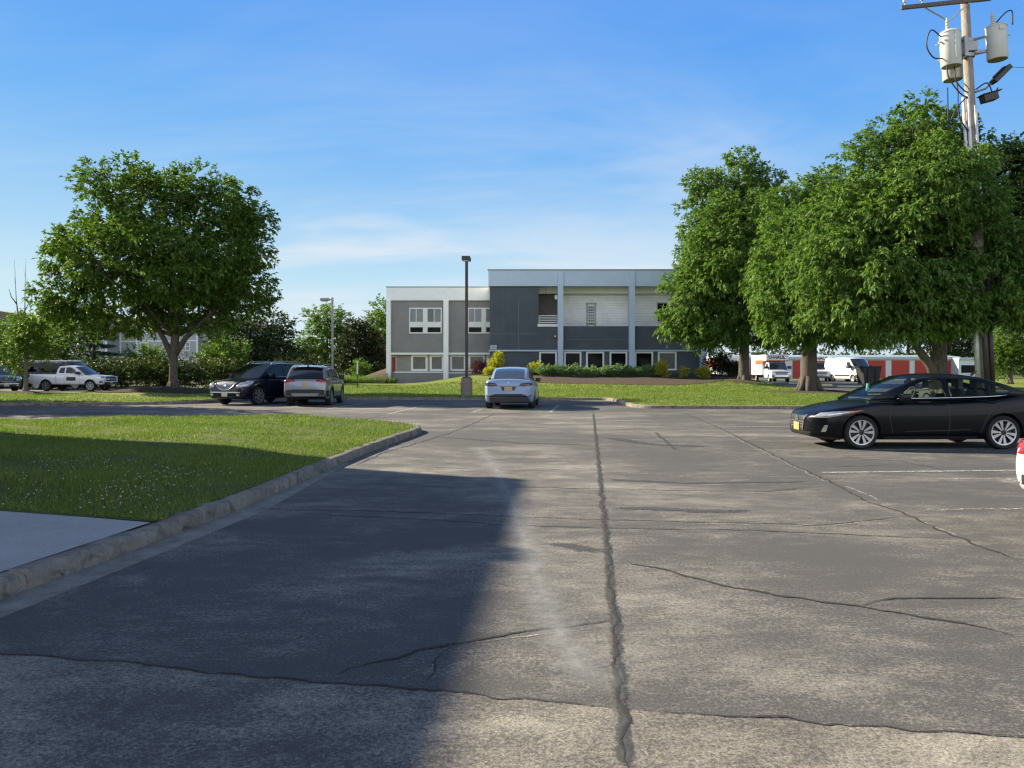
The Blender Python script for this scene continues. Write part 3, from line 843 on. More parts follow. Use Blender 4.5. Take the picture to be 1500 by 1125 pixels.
# the round tree on the left strip
Yt = 45.5; s = Yt / F
lob = [(245, 300, 92, 62), (200, 285, 60, 45, -1.5), (300, 300, 60, 50, 1.5), (345, 365, 56, 72, 0), (165, 310, 44, 42, 0), (205, 462, 62, 22, 0), (320, 460, 56, 22, 0), (75, 470, 26, 22, 0), (150, 355, 62, 62, 0), (115, 415, 48, 48, -.5), (90, 452, 36, 36, -1), (250, 390, 135, 62, 0), (250, 390, 120, 55, -2.5), (250, 390, 120, 55, 2.5), (350, 440, 46, 40, 0), (150, 455, 70, 32, 0), (270, 445, 90, 36, 1.0)]
b = (AX(254, Yt), Yt, 0.35)
e = [(x, y, z - .35, a, c, d) for x, y, z, a, c, d in PX(Yt, 254, lob, .9)]
tree('shade_tree', 'round-crowned tree forking low over the left grass strip', b, [(0, 0, 0, .27), (.0, 0, .9, .225), (.03, 0, 1.8, .225), (.08, 0, 2.6, .24), (.15, 0, 3.6, .2), (.3, .1, 5.5, .15), (.4, .1, 8, .09), (.3, 0, 10.5, .05)], e, 225, .86, .66, 44, 9, .235, .10, M['leaf_a'], M['bark'], 21, limbs=15, shell=.42, droop=.35,
     forks=[([(0.02, 0, 1.7), (-.55, 0, 2.9), (-1.3, .2, 4.1), (-2.6, .3, 5.8)], [.2, .15, .12, .06]), ([(.03, 0, 1.9), (.75, -.1, 2.95), (1.9, -.2, 4.0), (3.4, 0, 5.4)], [.19, .15, .11, .05]), ([(0, 0, 2.0), (-.1, .3, 3.2), (-.3, .9, 5), (-.5, 1.3, 7)], [.15, .13, .1, .05])])

# three big trees on the right
g_r = 'big leafy trees on the right-hand lawn'
Y3 = 32.0; b3 = (AX(1376, Y3), Y3, .15)
lob3 = [(1335, 195, 62, 45), (1390, 215, 62, 55, 1), (1290, 235, 52, 40, 0), (1330, 300, 112, 80, 0), (1330, 300, 90, 70, -2), (1330, 300, 95, 70, 2), (1270, 385, 88, 75, -1), (1400, 390, 78, 90, -1.6), (1325, 435, 108, 50, -1), (1330, 430, 108, 48, 2), (1260, 460, 56, 34, -1), (1395, 452, 64, 34, -1.5), (1290, 492, 34, 14, -1.5), (1210, 400, 40, 70, 0), (1215, 330, 35, 45, 0), (1220, 470, 32, 30, -1)]
tree('shade_tree', 'tallest dark green tree, in front of the utility pole', b3, [(0, 0, 0, .36), (-.02, 0, 1.5, .31), (-.05, 0, 3, .31), (-.15, 0, 5, .25), (-.5, 0, 7.5, .16), (-.8, 0, 10, .07)], [(x, y, z - .15, a, c, d) for x, y, z, a, c, d in PX(Y3, 1376, lob3, .95)], 300, .62, .55, 46, 10, .185, .08, M['leaf_b'], M['bark'], 33, g_r, limbs=16, shell=.36, droop=.55,
     forks=[([(0, 0, .4), (-.5, -.3, 1.5), (-1.2, -.4, 2.4), (-2.2, -.6, 3.6)], [.24, .19, .14, .06])])
Y2 = 48.0; b2 = (AX(1185, Y2), Y2, .15)
lob2 = [(1200, 285, 38, 28), (1170, 310, 42, 34, 1), (1230, 320, 50, 42, 0), (1190, 380, 86, 72, 0), (1190, 390, 80, 70, -2), (1200, 390, 80, 70, 2), (1170, 445, 64, 46, -1), (1245, 440, 62, 54, -1), (1180, 478, 56, 20, -1.5), (1150, 470, 34, 20, 0), (1240, 474, 50, 24, 0), (1140, 400, 34, 50, 0)]
tree('shade_tree', 'middle right tree with a thick flared trunk in bare soil', b2, [(0, 0, 0, .52), (0, 0, 1.5, .46), (.02, 0, 3, .42), (.1, 0, 5, .34), (.2, 0, 8, .2), (.2, 0, 11, .08)], [(x, y, z - .15, a, c, d) for x, y, z, a, c, d in PX(Y2, 1185, lob2, .95)], 260, .80, .72, 48, 9, .235, .10, M['leaf_b'], M['bark'], 44, g_r, limbs=14, shell=.38, droop=.55, flare=1.15)
Y1 = 64.0; b1 = (AX(1090, Y1), Y1, .2)
lob1 = [(1080, 255, 38, 30), (1055, 285, 45, 38, 1), (1105, 290, 46, 42, 0), (1070, 360, 72, 75, 0), (1070, 370, 66, 75, -2), (1080, 370, 66, 75, 2), (1020, 420, 48, 55, 0), (1115, 420, 48, 80, 0), (1040, 465, 60, 34, -1), (1105, 464, 46, 26, -1), (1000, 470, 26, 30, 0), (1012, 492, 24, 16, -1), (1060, 490, 36, 14, -1)]
tree('shade_tree', 'tall narrow tree in front of the building, leftmost of the three big right trees', b1, [(0, 0, 0, .46), (0, 0, 2, .40), (0, 0, 4, .36), (-.1, 0, 8, .26), (-.3, 0, 13, .12), (-.4, 0, 16.5, .05)], [(x, y, z - .2, a, c, d) for x, y, z, a, c, d in PX(Y1, 1090, lob1, .95)], 260, .92, .84, 48, 9, .28, .12, M['leaf_b'], M['bark'], 55, g_r, limbs=14, shell=.38, droop=.5, flare=1.35)
# dark tree behind the pole, cut by the right edge of the frame
Y4 = 43.0; b4 = (AX(1530, Y4), Y4, .15)
lob4 = [(1470, 245, 26, 30), (1510, 260, 50, 50), (1500, 340, 62, 75), (1540, 340, 90, 90), (1490, 410, 55, 42), (1550, 430, 80, 50), (1455, 340, 20, 60)]
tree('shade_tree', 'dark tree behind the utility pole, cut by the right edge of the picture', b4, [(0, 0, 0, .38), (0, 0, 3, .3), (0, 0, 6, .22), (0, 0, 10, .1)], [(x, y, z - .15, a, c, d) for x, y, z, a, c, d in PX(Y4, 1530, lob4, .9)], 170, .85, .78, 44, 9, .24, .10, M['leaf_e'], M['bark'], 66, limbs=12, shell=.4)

# half-bare young tree on the left strip
rng = np.random.default_rng(3)
Y5 = 46.5; b5 = (AX(38, Y5), Y5, .2)
sc = Y5 / F
fk = [([(0, 0, 1.9), (-.25, 0, 3.2), (-.45, 0, 4.4), (-.55, 0, 5.2)], [.08, .06, .045, .03]), ([(-.55, 0, 5.1), (-.85, 0, 5.5), (-.98, 0, 5.95)], [.035, .025, .012]), ([(-.55, 0, 5.1), (-.6, 0, 6.2), (-.66, 0, 7.6)], [.025, .014, .006]),
      ([(0, 0, 1.9), (.02, 0, 3.2), (-.06, 0, 4.6), (-.05, 0, 6.0), (0, 0, 7.7)], [.07, .05, .03, .016, .006]), ([(-.06, 0, 4.7), (.25, 0, 5.3), (.4, 0, 5.5)], [.022, .014, .008]), ([(-.6, 0, 6.2), (-.72, 0, 6.7)], [.008, .004]), ([(-.05, 0, 6.0), (.1, 0, 6.6)], [.008, .004]), ([(-.03, 0, 6.6), (-.14, 0, 7.1)], [.007, .003])]
lob5 = [(45, 505, 30, 24), (20, 515, 22, 22), (66, 500, 20, 22), (40, 475, 22, 16), (30, 535, 18, 12)]
tree('young_tree', 'small tree with bare dead top branches at the left', b5, [(0, 0, 0, .13), (0, 0, 1, .115), (0, 0, 2, .10)], [(x, y, z - .2, a, c, d) for x, y, z, a, c, d in PX(Y5, 38, lob5)], 48, .4, .42, 20, 8, .16, .065, M['leaf_c'], M['bark_pale'], 71, limbs=5, forks=fk, flare=1.3)

# trees behind the left hedge and beyond the lawn
g_b = 'trees beyond the hedge'
def bg(name, label, px, base_z, Y, lobes, n, mind, rad, L, lm, seed, bk='bark', tr=.2, group=g_b, ns=16, nl=8, droop=.2, th=None, limbs=6, fl=.8, cat='tree'):
    lo = PX(Y, px, lobes)
    top = max(q[2] + q[5] * .6 for q in lo)
    h = th or top * .8
    return tree(name, label, (AX(px, Y), Y, base_z), [(0, 0, 0, tr), (0, 0, h * .4, tr * .8), (.1, 0, h * .75, tr * .5), (.1, 0, h, tr * .2)], [(x, y, z - base_z, a, c, d) for x, y, z, a, c, d in lo], n, mind, rad, ns, nl, L, L * .45, M[lm], M[bk], seed, group, limbs=limbs, droop=droop, flat_=fl, shell=.5, twig=.02, flare=1.2, cat=cat)
bg('leafy_tree', 'broad dark tree behind the parked cars, left of the far lamp', 385, 0, 72, [(372, 478, 36, 30), (340, 500, 30, 36), (405, 490, 26, 24), (380, 520, 50, 26), (425, 525, 22, 20), (330, 530, 26, 24)], 120, .62, .85, .30, 'leaf_d', 81, tr=.22)
bg('leafy_tree', 'bright tree behind the far lamp post', 478, 0, 96, [(478, 475, 24, 24), (462, 500, 22, 22), (500, 490, 20, 24), (478, 520, 36, 22)], 90, .7, 1.0, .36, 'leaf_c', 82, tr=.25)
bg('leafy_tree', 'dark ivy-clad tree between the far lamp and the building', 531, .3, 84, [(530, 500, 22, 28), (520, 488, 14, 16), (540, 520, 18, 26), (514, 520, 14, 18)], 80, .55, .8, .30, 'dark_shrub', 83, tr=.22)
bg('leafy_tree', 'pale green tree at the left corner of the building', 562, .3, 112, [(555, 468, 26, 28), (575, 480, 30, 34), (560, 515, 36, 30), (590, 500, 30, 40)], 100, .9, 1.15, .40, 'leaf_c', 84, tr=.3)
bg('leafy_tree', 'shady tree at the far left above the dark vehicle', 95, 0, 74, [(110, 490, 30, 26), (70, 505, 40, 26), (20, 505, 40, 26), (30, 530, 50, 20), (100, 528, 46, 18), (-40, 510, 50, 34)], 130, .7, .95, .30, 'leaf_a', 85, tr=.22)
bg('leafy_tree', 'green tree in front of the apartment roof at the far left', 30, 0, 92, [(20, 490, 40, 24), (55, 485, 30, 22), (-10, 500, 40, 24), (80, 490, 26, 30)], 90, .8, 1.05, .36, 'leaf_c', 86, tr=.22)
bg('leafy_tree', 'sunlit tree right of the pole conduits', 1480, .15, 74, [(1480, 500, 36, 30), (1462, 520, 22, 24), (1505, 490, 30, 36), (1530, 510, 40, 34), (1490, 530, 40, 16)], 120, .6, .85, .28, 'leaf_c', 87, tr=.2, group='trees behind the right lawn')
bg('leafy_tree', 'dim tree behind the storage units, left of the pole conduits', 1420, .1, 122, [(1415, 480, 40, 34), (1440, 500, 30, 36), (1385, 490, 36, 30), (1425, 520, 50, 24)], 120, .9, 1.2, .40, 'leaf_d', 88, tr=.3, group='trees behind the right lawn')
bg('leafy_tree', 'tall dim tree behind the storage units above the vans', 1330, .1, 126, [(1330, 470, 50, 36), (1290, 490, 40, 28), (1370, 480, 36, 30)], 90, 1.0, 1.3, .42, 'leaf_d', 89, tr=.3, group='trees behind the right lawn')

# spruce with level boughs
def spruce(name, label, px, Y, top_py, half_px, seed):
    rng = np.random.default_rng(seed)
    t = tag(empty(name, (AX(px, Y), Y, 0)), label, 'tree')
    Ht = AZ(top_py, Y); Rm = half_px * Y / F
    mb = MB(); mb.tube([(0, 0, -.1), (0, 0, Ht * .5), (0, 0, Ht)], [.2, .12, .02], 8)
    Vs = []
    z = .5
    while z < Ht - .2:
        r = Rm * (1 - (z / Ht)) ** .75
        k = int(9 + 5 * r)
        for i in range(k):
            a = 2 * math.pi * i / k + rng.random() * .6
            rr = r * (.75 + .4 * rng.random())
            tip = Vector((math.cos(a) * rr, math.sin(a) * rr, z - rr * .12 + .15 * math.sin(rr)))
            st = Vector((0, 0, z + .1))
            mb.tube([st, st.lerp(tip, .5) + Vector((0, 0, .05)), tip], [.03, .02, .008], 4)
            m = int(60 * rr) + 12
            tt = rng.random((m, 1)) ** .7
            P = np.array(st) + (np.array(tip) - np.array(st)) * tt + rng.normal(0, .07, (m, 3)) * np.array([1.6, 1.6, .5])
            d = unit(np.array([math.cos(a), math.sin(a), -.25]) + rng.normal(0, .6, (m, 3)) * np.array([1, 1, .5]))
            Vs.append(leaf_quads(P, d, .26, .06, rng, .3))
        z += .42 + .25 * rng.random()
    mb.build('trunk', M['bark'], t, 180)
    V = np.vstack(Vs); np_mesh('crown', V, np.arange(len(V)).reshape(-1, 4), M['needle'], t)
spruce('spruce', 'dark spruce with level layered boughs beside the white pickup', 138, 68, 452, 48, 5)
spruce('cedar', 'small pointed evergreen in front of the apartment wall', 300, 88, 494, 8, 6)

def shrub(name, label, pos, ells, n, rad, L, lm, seed, group=None, nspray=18, nleaf=7, mind=.1, cat='shrub', droop=.0, up=None, stem=True):
    rng = np.random.default_rng(seed)
    t = tag(empty(name, pos), label, cat, group)
    C = clump_centres(ells, n, mind, rng, .5)
    mb = MB()
    for c in C[::max(1, len(C) // 24)]:
        mb.tube([(c[0] * .3, c[1] * .3, -.1), (c[0] * .7, c[1] * .7, max(.05, c[2] * .5)), tuple(c)], [.02, .015, .006], 5)
    mb.build('stems', M['bark'], t, 180)
    cen = np.array([0, 0, min(e[2] - e[5] for e in ells)])
    V = crown_leaves(C, cen, rad, nspray, nleaf, L, L * .42, rng, .85, droop, .8, 1.0)
    np_mesh('foliage', V, np.arange(len(V)).reshape(-1, 4), M[lm], t)
    return t
# the long hedge behind the left lane
hx0, hx1, hY = AX(-120, 63), AX(452, 63), 63.0
el = []
rng = np.random.default_rng(8)
x = hx0
while x < hx1:
    h = 2.05 + .25 * math.sin(x * .4) + .2 * rng.random()
    if x < AX(190, 63): h *= 1.0
    el.append((x - hx0, .3 * rng.normal(), h * .55, 1.5, 1.3, h * .5)); x += 1.1
shrub('hedge', 'long overgrown hedge along the back of the left lane', (hx0, hY, 0), el, 620, .48, .17, 'hedge', 91, nspray=16, nleaf=8, mind=.28, cat='hedge')
def bush(label, px, Y, z, w, h, lm, seed, L=.15, n=30, name='shrub', lobes=None, group=None, rad=.32, droop=0, nspray=16):
    el = lobes or [(0, 0, h * .5, w / 2, w / 2, h * .5)]
    return shrub(name, label, (AX(px, Y), Y, z), el, n, rad, L, lm, seed, group, mind=.12, droop=droop, nspray=nspray)
g_h = 'wild bushes behind the hedge'
bush('bright yellow-green bush behind the hedge, left of the big trunk', 215, 67, 0, 3.6, 3.3, 'leaf_c', 101, .24, 50, group=g_h, rad=.5)
bush('bright bush behind the hedge, close to the big trunk', 240, 66.5, 0, 2.6, 2.7, 'leaf_c', 102, .22, 36, group=g_h, rad=.5)
bush('light green bush behind the hedge above the dark SUV', 330, 66.5, 0, 3.6, 4.2, 'leaf_c', 103, .24, 60, group=g_h, rad=.55)
bush('low dark bush right of the hedge', 452, 74, 0, 4, 2.6, 'leaf_d', 104, .24, 50, group=g_h, rad=.5)
bush('dark bush behind the silver SUV', 420, 70, 0, 4, 2.9, 'leaf_d', 105, .24, 50, group=g_h, rad=.5)
bush('small bright bush beyond the thin stake', 529, 80, .3, 1.6, 1.9, 'leaf_c', 106, .2, 24, group=g_h)
bush('dark undergrowth at the foot of the ivy tree', 545, 82, .3, 3.2, 1.7, 'dark_shrub', 107, .22, 40, group=g_h, rad=.45)
# tall weeds by the far lamp
rng = np.random.default_rng(14)
n = 5200
wx = AX(528, 74) + (rng.random(n) - .5) * 6.0; wy = 74.5 + rng.random(n) * 3.5
V = blades(np.c_[wx, wy], hgt(wx, wy), .75 * (1 - .35 * rng.random(n)), .05, rng, .5)
tag(np_mesh('tall_grass', V, np.arange(len(V)).reshape(-1, 3), M['leaf_c']), 'uncut tall grass along the edge of the lawn', 'tall grass', None, 'stuff')
# planting along the building
def bz(px, Y): return float(hgt(AX(px, Y), Y)) + .03
g_p = 'shrubs planted along the building'
bush('tall yellow-green shrub at the corner of the slate wall', 728, 70, bz(728, 70), 1.15, 1.75, 'leaf_y', 111, .16, 26, rad=.26, group=g_p, lobes=[(0, 0, .7, .55, .5, .65), (.1, 0, 1.35, .3, .3, .45)])
bush('wine-red barberry left of the yellow-green corner shrub', 701, 71.5, bz(701, 71.5), 1.15, 1.15, 'leaf_r', 112, .12, 26, rad=.26, group=g_p)
bush('small golden shrub at the left end of the low hedge', 785, 69, bz(785, 69), 1.0, .9, 'leaf_y', 113, .14, 20, rad=.24, group=g_p)
bush('upright golden shrub at the right end of the low hedge', 969, 66.5, bz(969, 66.5), .85, 1.15, 'leaf_y', 114, .14, 22, rad=.22, group=g_p)
bush('smallest golden shrub alone in the mulch', 1003, 66, bz(1003, 66), .55, .72, 'leaf_y', 115, .12, 12, rad=.18, group=g_p)
bush('round golden shrub in front of the dark bushes', 1030, 65.5, bz(1030, 65.5), .95, .85, 'leaf_y', 116, .13, 22, rad=.22, group=g_p)
bush('large dark purple bush under the tall right tree', 1050, 68, bz(1050, 68) - .1, 2.0, 2.0, 'dark_shrub', 117, .16, 50, rad=.34, group=g_p)
bush('low dark bush left of the farthest right trunk', 1073, 68, bz(1073, 68), 1.9, 1.0, 'dark_shrub', 118, .16, 36, rad=.3, group=g_p)
bush('small yellow ground plant left of the white crossover car', 716, 69, bz(716, 69), .9, .4, 'leaf_y', 119, .12, 14, rad=.2, group=g_p)
el = [(x, .2 * math.sin(x * 2), .36 + .05 * math.sin(x * 3), .55, .75, .42) for x in np.arange(0, 10.4, .55)]
shrub('hedge', 'low spreading green hedge under the dark ground-floor windows', (AX(794, 67.5), 67.5, bz(880, 67.5) - .05), el, 260, .24, .14, 'juniper', 120, None, 14, 8, .12, 'hedge', -.35)
# far woods that close the view
rng = np.random.default_rng(77)
cs = []
for x in np.arange(-260, 330, 3.2):
    for k in range(3):
        cs.append((x + rng.normal(0, 1.6), 205 + rng.normal(0, 6), 1.5 + rng.random() * (4.5 + 2.5 * math.sin(x * .05))))
C = np.array(cs)
V = crown_leaves(C, np.array([0, 205, -20]), 2.1, 26, 6, .9, .45, rng, .9, .1)
tag(np_mesh('woods', V, np.arange(len(V)).reshape(-1, 4), M['leaf_d']), 'far line of woods closing the view', 'woods', None, 'stuff')
# tree outside the left edge of the frame, whose shade falls across the left lane
tree('shade_tree', 'tree just outside the left edge, casting shade over the left lane', (-29.2, 36.4, .2), [(0, 0, 0, .3), (0, 0, 3, .25), (0, 0, 7, .12)], [(0, 0, 6.5, 3.6, 3.6, 2.6), (.5, .5, 9, 2.8, 2.8, 2)], 170, .6, .9, 20, 8, .26, .11, M['leaf_a'], M['bark'], 99, limbs=8)
# ================================================================== OFFICE BUILDING
def part(name, fn, mat, parent, smooth=None, bevel=0):
    g = MB(); fn(g)
    return g.build(name, mat, parent, smooth, bevel)
def bx(name, mat, parent, *b, bevel=0): return part(name, lambda g: g.box(*b), mat, parent, None, bevel)
def text(body, size, mat, parent, loc, rot, depth=.01, name='lettering', bold=0, sx=1):
    cu = bpy.data.curves.new(name, 'FONT'); cu.body = body; cu.size = size; cu.extrude = depth
    cu.align_x = 'CENTER'; cu.align_y = 'CENTER'; cu.offset = bold
    tmp = bpy.data.objects.new('tmp_text', cu); COL.objects.link(tmp)
    bpy.context.view_layer.update()
    me = bpy.data.meshes.new_from_object(tmp.evaluated_get(bpy.context.evaluated_depsgraph_get()))
    bpy.data.objects.remove(tmp)
    me.materials.clear()
    o = link_mesh(name, me, mat, parent)
    o.location = loc; o.rotation_euler = rot; o.scale = (sx, 1, 1)
    return o

YL, YR = 76.0, 73.0                     # front planes of the left wing and of the right block
B = tag(empty('office_building', (0, 0, 0)), 'two-storey flat-roofed grey and white office building facing the lot', 'building')
def L(px): return AX(px, YL)
def LZ(py): return AZ(py, YL)
def Rr(px): return AX(px, YR)
def RZ(py): return AZ(py, YR)
def window(px0, px1, py0, py1, Y, fr, pane, front, fw=.12, mull=(), proud=.07, name='window'):
    x0, x1, z0, z1 = AX(px0, Y), AX(px1, Y), AZ(py1, Y), AZ(py0, Y)
    g = MB(); y1 = front + .02; y0 = front - proud
    g.box(x0, x1, y0, y1, z1 - fw, z1); g.box(x0, x1, y0 - .03, y1, z0, z0 + fw)
    g.box(x0, x0 + fw, y0 + .002, y1, z0 + fw, z1 - fw); g.box(x1 - fw, x1, y0 + .002, y1, z0 + fw, z1 - fw)
    for m in mull:
        xm = x0 + (x1 - x0) * m
        g.box(xm - .035, xm + .035, y0 + .01, y1, z0 + fw, z1 - fw)
    w = g.build(name, fr, B, None)
    p = MB(); p.box(x0 + fw * .9, x1 - fw * .9, front - .025, front + .01, z0 + fw * .9, z1 - fw * .9)
    p.build('pane', pane, w)
    return w
# left wing
xl, xm = L(566), Rr(716) + .6
zt = LZ(421)
part('wall', lambda g: (g.box(xl + .08, xm, YL + .22, YL + 14, LZ(518), zt - .1)), M['grey_wall'], B)
part('wall', lambda g: (g.box(xl + .08, xm, YL + .62, YL + 13.9, -.4, LZ(518))), M['grey_wall2'], B)
part('foundation_wall', lambda g: (g.box(L(574), xm, YL + .30, YL + .62, -.4, LZ(545.5))), M['grey_wall'], B)
bx('ledge', M['white_paint'], B, L(577), L(650), YL + .24, YL + .66, LZ(546), LZ(544.4))
bx('ledge', M['white_paint'], B, L(657), L(690), YL + .24, YL + .66, LZ(547), LZ(545.6))
bx('fascia', M['white_paint'], B, xl, xm, YL, YL + .5, LZ(440), zt)
bx('coping', M['frame_grey'], B, xl - .05, xm, YL - .05, YL + .45, zt + .002, zt + .09)
bx('roof', M['roof_grey'], B, xl + .1, xm, YL + .5, YL + 14.1, zt - .3, zt - .05)
bx('side_fascia', M['white_paint'], B, xl, xl + .3, YL + .5, YL + 14, LZ(440), zt)
bx('beam', M['white_paint'], B, xl, xm, YL + .05, YL + .7, LZ(519.4), LZ(516.6))
for a, b_, bot in ((566, 572.5, 560), (649.6, 657, 562)):
    bx('column', M['white_paint'], B, L(a), L(b_), YL - .12, YL + .75, -.4 if bot > 561 else LZ(558.5), LZ(440) + .002)
bx('column_base', M['grey_wall2'], B, L(566) - .02, L(572.7), YL - .14, YL + .77, -.5, LZ(558.5))
bx('door', M['reddoor'], B, L(573), L(578.3), YL + .55, YL + .64, LZ(544), LZ(522.5))
bx('door_frame', M['frame'], B, L(572.6), L(579.2), YL + .58, YL + .63, LZ(544), LZ(521.3))
for a, b_ in ((601, 625.5), (628.5, 649.5), (658.5, 682), (685.5, 710), (712.5, 735)):
    window(a, b_, 519.6, 543.6, YL, M['frame'], M['pane_blind'], YL + .60, .2)
def upper(a, cut=None):
    """four-light window: two sliding lights above a white band, two fixed lights below"""
    x0, x1 = a, a + 48
    g = MB(); f = YL + .22
    g.box(L(x0), L(x1), f - .07, f + .02, LZ(488.4), LZ(486.6)); g.box(L(x0), L(x1), f - .07, f + .02, LZ(452.3), LZ(450.6))
    for p in ((x0, x0 + 1.6), (x1 - 1.6, x1)): g.box(L(p[0]), L(p[1]), f - .068, f + .02, LZ(486.6), LZ(452.3))
    g.box(L(x0 + 20.2), L(x0 + 27), f - .072, f + .02, LZ(486.6), LZ(452.3))
    g.box(L(x0 + 1.6), L(x0 + 20.2), f - .066, f + .02, LZ(479.2), LZ(471.3)); g.box(L(x0 + 27), L(x1 - 1.6), f - .066, f + .02, LZ(479.2), LZ(471.3))
    for p in (x0 + 10.4, x0 + 36.6): g.box(L(p - .5), L(p + .5), f - .06, f + .02, LZ(471.3), LZ(452.3))
    w = g.build('window', M['frame'], B)
    for (p0, p1, q0, q1, mt) in ((1.6, 9.9, 452.3, 471.3, 'pane_blue'), (10.9, 20.2, 452.3, 471.3, 'pane_blue'), (27, 36.1, 452.3, 471.3, 'pane_blind'), (37.1, 46.4, 452.3, 471.3, 'pane_blue'), (1.6, 20.2, 479.2, 486.6, 'pane_dark'), (27, 46.4, 479.2, 486.6, 'pane_dark')):
        bx('pane', M[mt], w, L(x0 + p0) - .02, L(x0 + p1) + .02, f - .02, f + .01, LZ(q1) - .02, LZ(q0) + .02)
upper(599); upper(685)
# right block
x0, x1 = Rr(715.5), Rr(1038)
zt = RZ(396.0)
back = YR + 2.6                                   # face of the recessed balconies
part('wall', lambda g: (g.box(x0 + .12, Rr(789), YR + .25, YR + 8, RZ(513), RZ(419) + .05)), M['navy_wall'], B)
part('wall', lambda g: (g.box(x0 + .12, x1 - .1, YR + .32, YR + 8, -.2, RZ(513))), M['navy_wall'], B)
part('wall', lambda g: (g.box(Rr(789), Rr(822), back, YR + 8, RZ(513), RZ(419))), M['brownwall'], B)
part('siding_wall', lambda g: (g.box(Rr(822), x1 - .1, back, YR + 8, RZ(513), RZ(419))), M['siding'], B)
part('parapet', lambda g: (g.box(Rr(789), Rr(818), YR + .25, YR + .55, RZ(513), RZ(478))), M['navy_wall'], B)
part('parapet', lambda g: (g.box(Rr(824), Rr(922), YR + .30, YR + .55, RZ(513), RZ(477.5))), M['navy_wall'], B)
part('parapet', lambda g: (g.box(Rr(929), x1 - .1, YR + .30, YR + .55, RZ(513), RZ(477.5))), M['navy_wall'], B)
bx('balcony_floor', M['brownwall'], B, Rr(789) + .01, x1 - .12, YR + .56, back - .01, RZ(490), RZ(488))
M['joint'] = PM('pale_wall_joint', (.14, .155, .17), .8)
for q in ((759.3, 760.3, 513, 440), (716.8, 788.5, 489, 488.2), (826, 920, 497.4, 496.9), (736.6, 737.0, 488, 420)):
    bx('wall_joint', M['joint'], B, Rr(q[0]), Rr(q[1]), YR + (.247 if q[0] < 800 else .297), YR + (.26 if q[0] < 800 else .31), RZ(q[2]), RZ(q[3]))
bx('ledge', M['rail'], B, Rr(787.5), Rr(817), YR + .15, YR + .62, RZ(478.3), RZ(474.3))
bx('ledge', M['blue_white'], B, x0 + .02, x1 - .1, YR + .12, YR + .36, RZ(514.6), RZ(512.4))
bx('fascia', M['blue_white'], B, x0, x1, YR, YR + .4, RZ(419), zt)
bx('side_fascia', M['white_paint'], B, x0, x0 + .3, YR + .4, YR + 8, RZ(419), zt)
bx('coping', M['frame_grey'], B, x0 - .1, x1 + .05, YR - .07, YR + .5, zt + .002, zt + .11)
bx('roof', M['roof_grey'], B, x0 + .3, x1, YR + .4, YR + 8.1, zt - .4, zt - .1)
bx('soffit_beam', M['white_paint'], B, Rr(788) + .02, x1 - .1, YR + 1.9, back - .01, RZ(427.0), RZ(419) + .3)
bx('soffit', M['white_paint'], B, Rr(789) + .02, x1 - .1, YR + .41, YR + 1.9, RZ(419) + .1, RZ(419) + .2)
for a, b_ in ((817, 825), (921.5, 929.7), (1026, 1034)):
    bx('column', M['blue_white'], B, Rr(a), Rr(b_), YR - .16, YR + .7, 0, zt - .15)
bx('drip_box', M['white_paint'], B, Rr(813.5), Rr(817), YR + .9, YR + 1.3, RZ(437), RZ(431))
for a, b_ in ((790, 816), (826.5, 852), (859, 885.5), (893.5, 919.5), (930.5, 957.5), (964.5, 992)):
    window(a, b_, 515, 542.5, YR, M['frame'], M['pane_dark'] if a < 960 else M['pane_blind'], YR + .32, .15)
# balcony door, upper window, railings
Yb = back
def b_(px): return AX(px, Yb)
def bzz(py): return AZ(py, Yb)
g = MB()
g.box(b_(857.6), b_(874), Yb - .08, Yb + .02, bzz(446), bzz(443.4)); g.box(b_(858.6), b_(861.3), Yb - .05, Yb + .02, bzz(479), bzz(446)); g.box(b_(870.6), b_(873), Yb - .05, Yb + .02, bzz(479), bzz(446))
g.build('door_frame', M['frame_grey'], B)
d = MB(); d.box(b_(861.4), b_(870.5), Yb - .03, Yb + .01, bzz(478), bzz(446))
d = d.build('door', M['frame'], B)
for i in range(3):
    for j in range(7):
        bx('pane', M['pane_dark'], d, b_(862.1 + 2.8 * i), b_(864.0 + 2.8 * i), Yb - .045, Yb - .028, bzz(452 + 4 * j - .2), bzz(449 + 4 * j))
window(962, 979, 443, 472, Yb, M['frame_grey'], M['pane_dark'], Yb, .1)
def railing(a, b2, pys, Y, posts, r=.03):
    g = MB()
    for p in pys: g.tube([(AX(a, Y), Y, AZ(p, Y)), (AX(b2, Y), Y, AZ(p, Y))], r, 6)
    for p in posts: g.tube([(AX(p, Y), Y + .01, AZ(pys[0] - .4, Y)), (AX(p, Y), Y + .01, AZ(479, Y))], r * 1.1, 6)
    g.build('railing', M['rail'], B, 60)
railing(789, 817.5, (462.5, 465.8, 469, 472.2), YR + .4, (789.5,), .045)
railing(825, 921.5, (459, 463, 467, 471), YR + .45, (842, 890), .02)
railing(930, 1000, (459, 463, 467, 471), YR + .45, (962,), .035)
bell = MB(); bell.box(Rr(810.5), Rr(816.2), YR + .14, YR + .27, RZ(496), RZ(489)); bell = bell.build('alarm_box', M['sign_red'], B, None, .02)
part('alarm_bell', lambda g: g.lathe([(.001, .05), (.06, .03), (.08, -.01), (.08, -.03)], 16, Matrix.Translation((Rr(813.4), YR + .12, RZ(492.5))) @ Matrix.Rotation(R(90), 4, 'X')), M['frame'], bell, 40)
sg = bx('number_sign', M['blue_white'], B, Rr(718), Rr(727.5), YR + .18, YR + .26, RZ(511.6), RZ(505.6))
text('1001', .30, M['navy_wall'], sg, (Rr(722.8), YR + .18, RZ(508.6)), (R(90), 0, 0), .008, 'number')
g = MB()
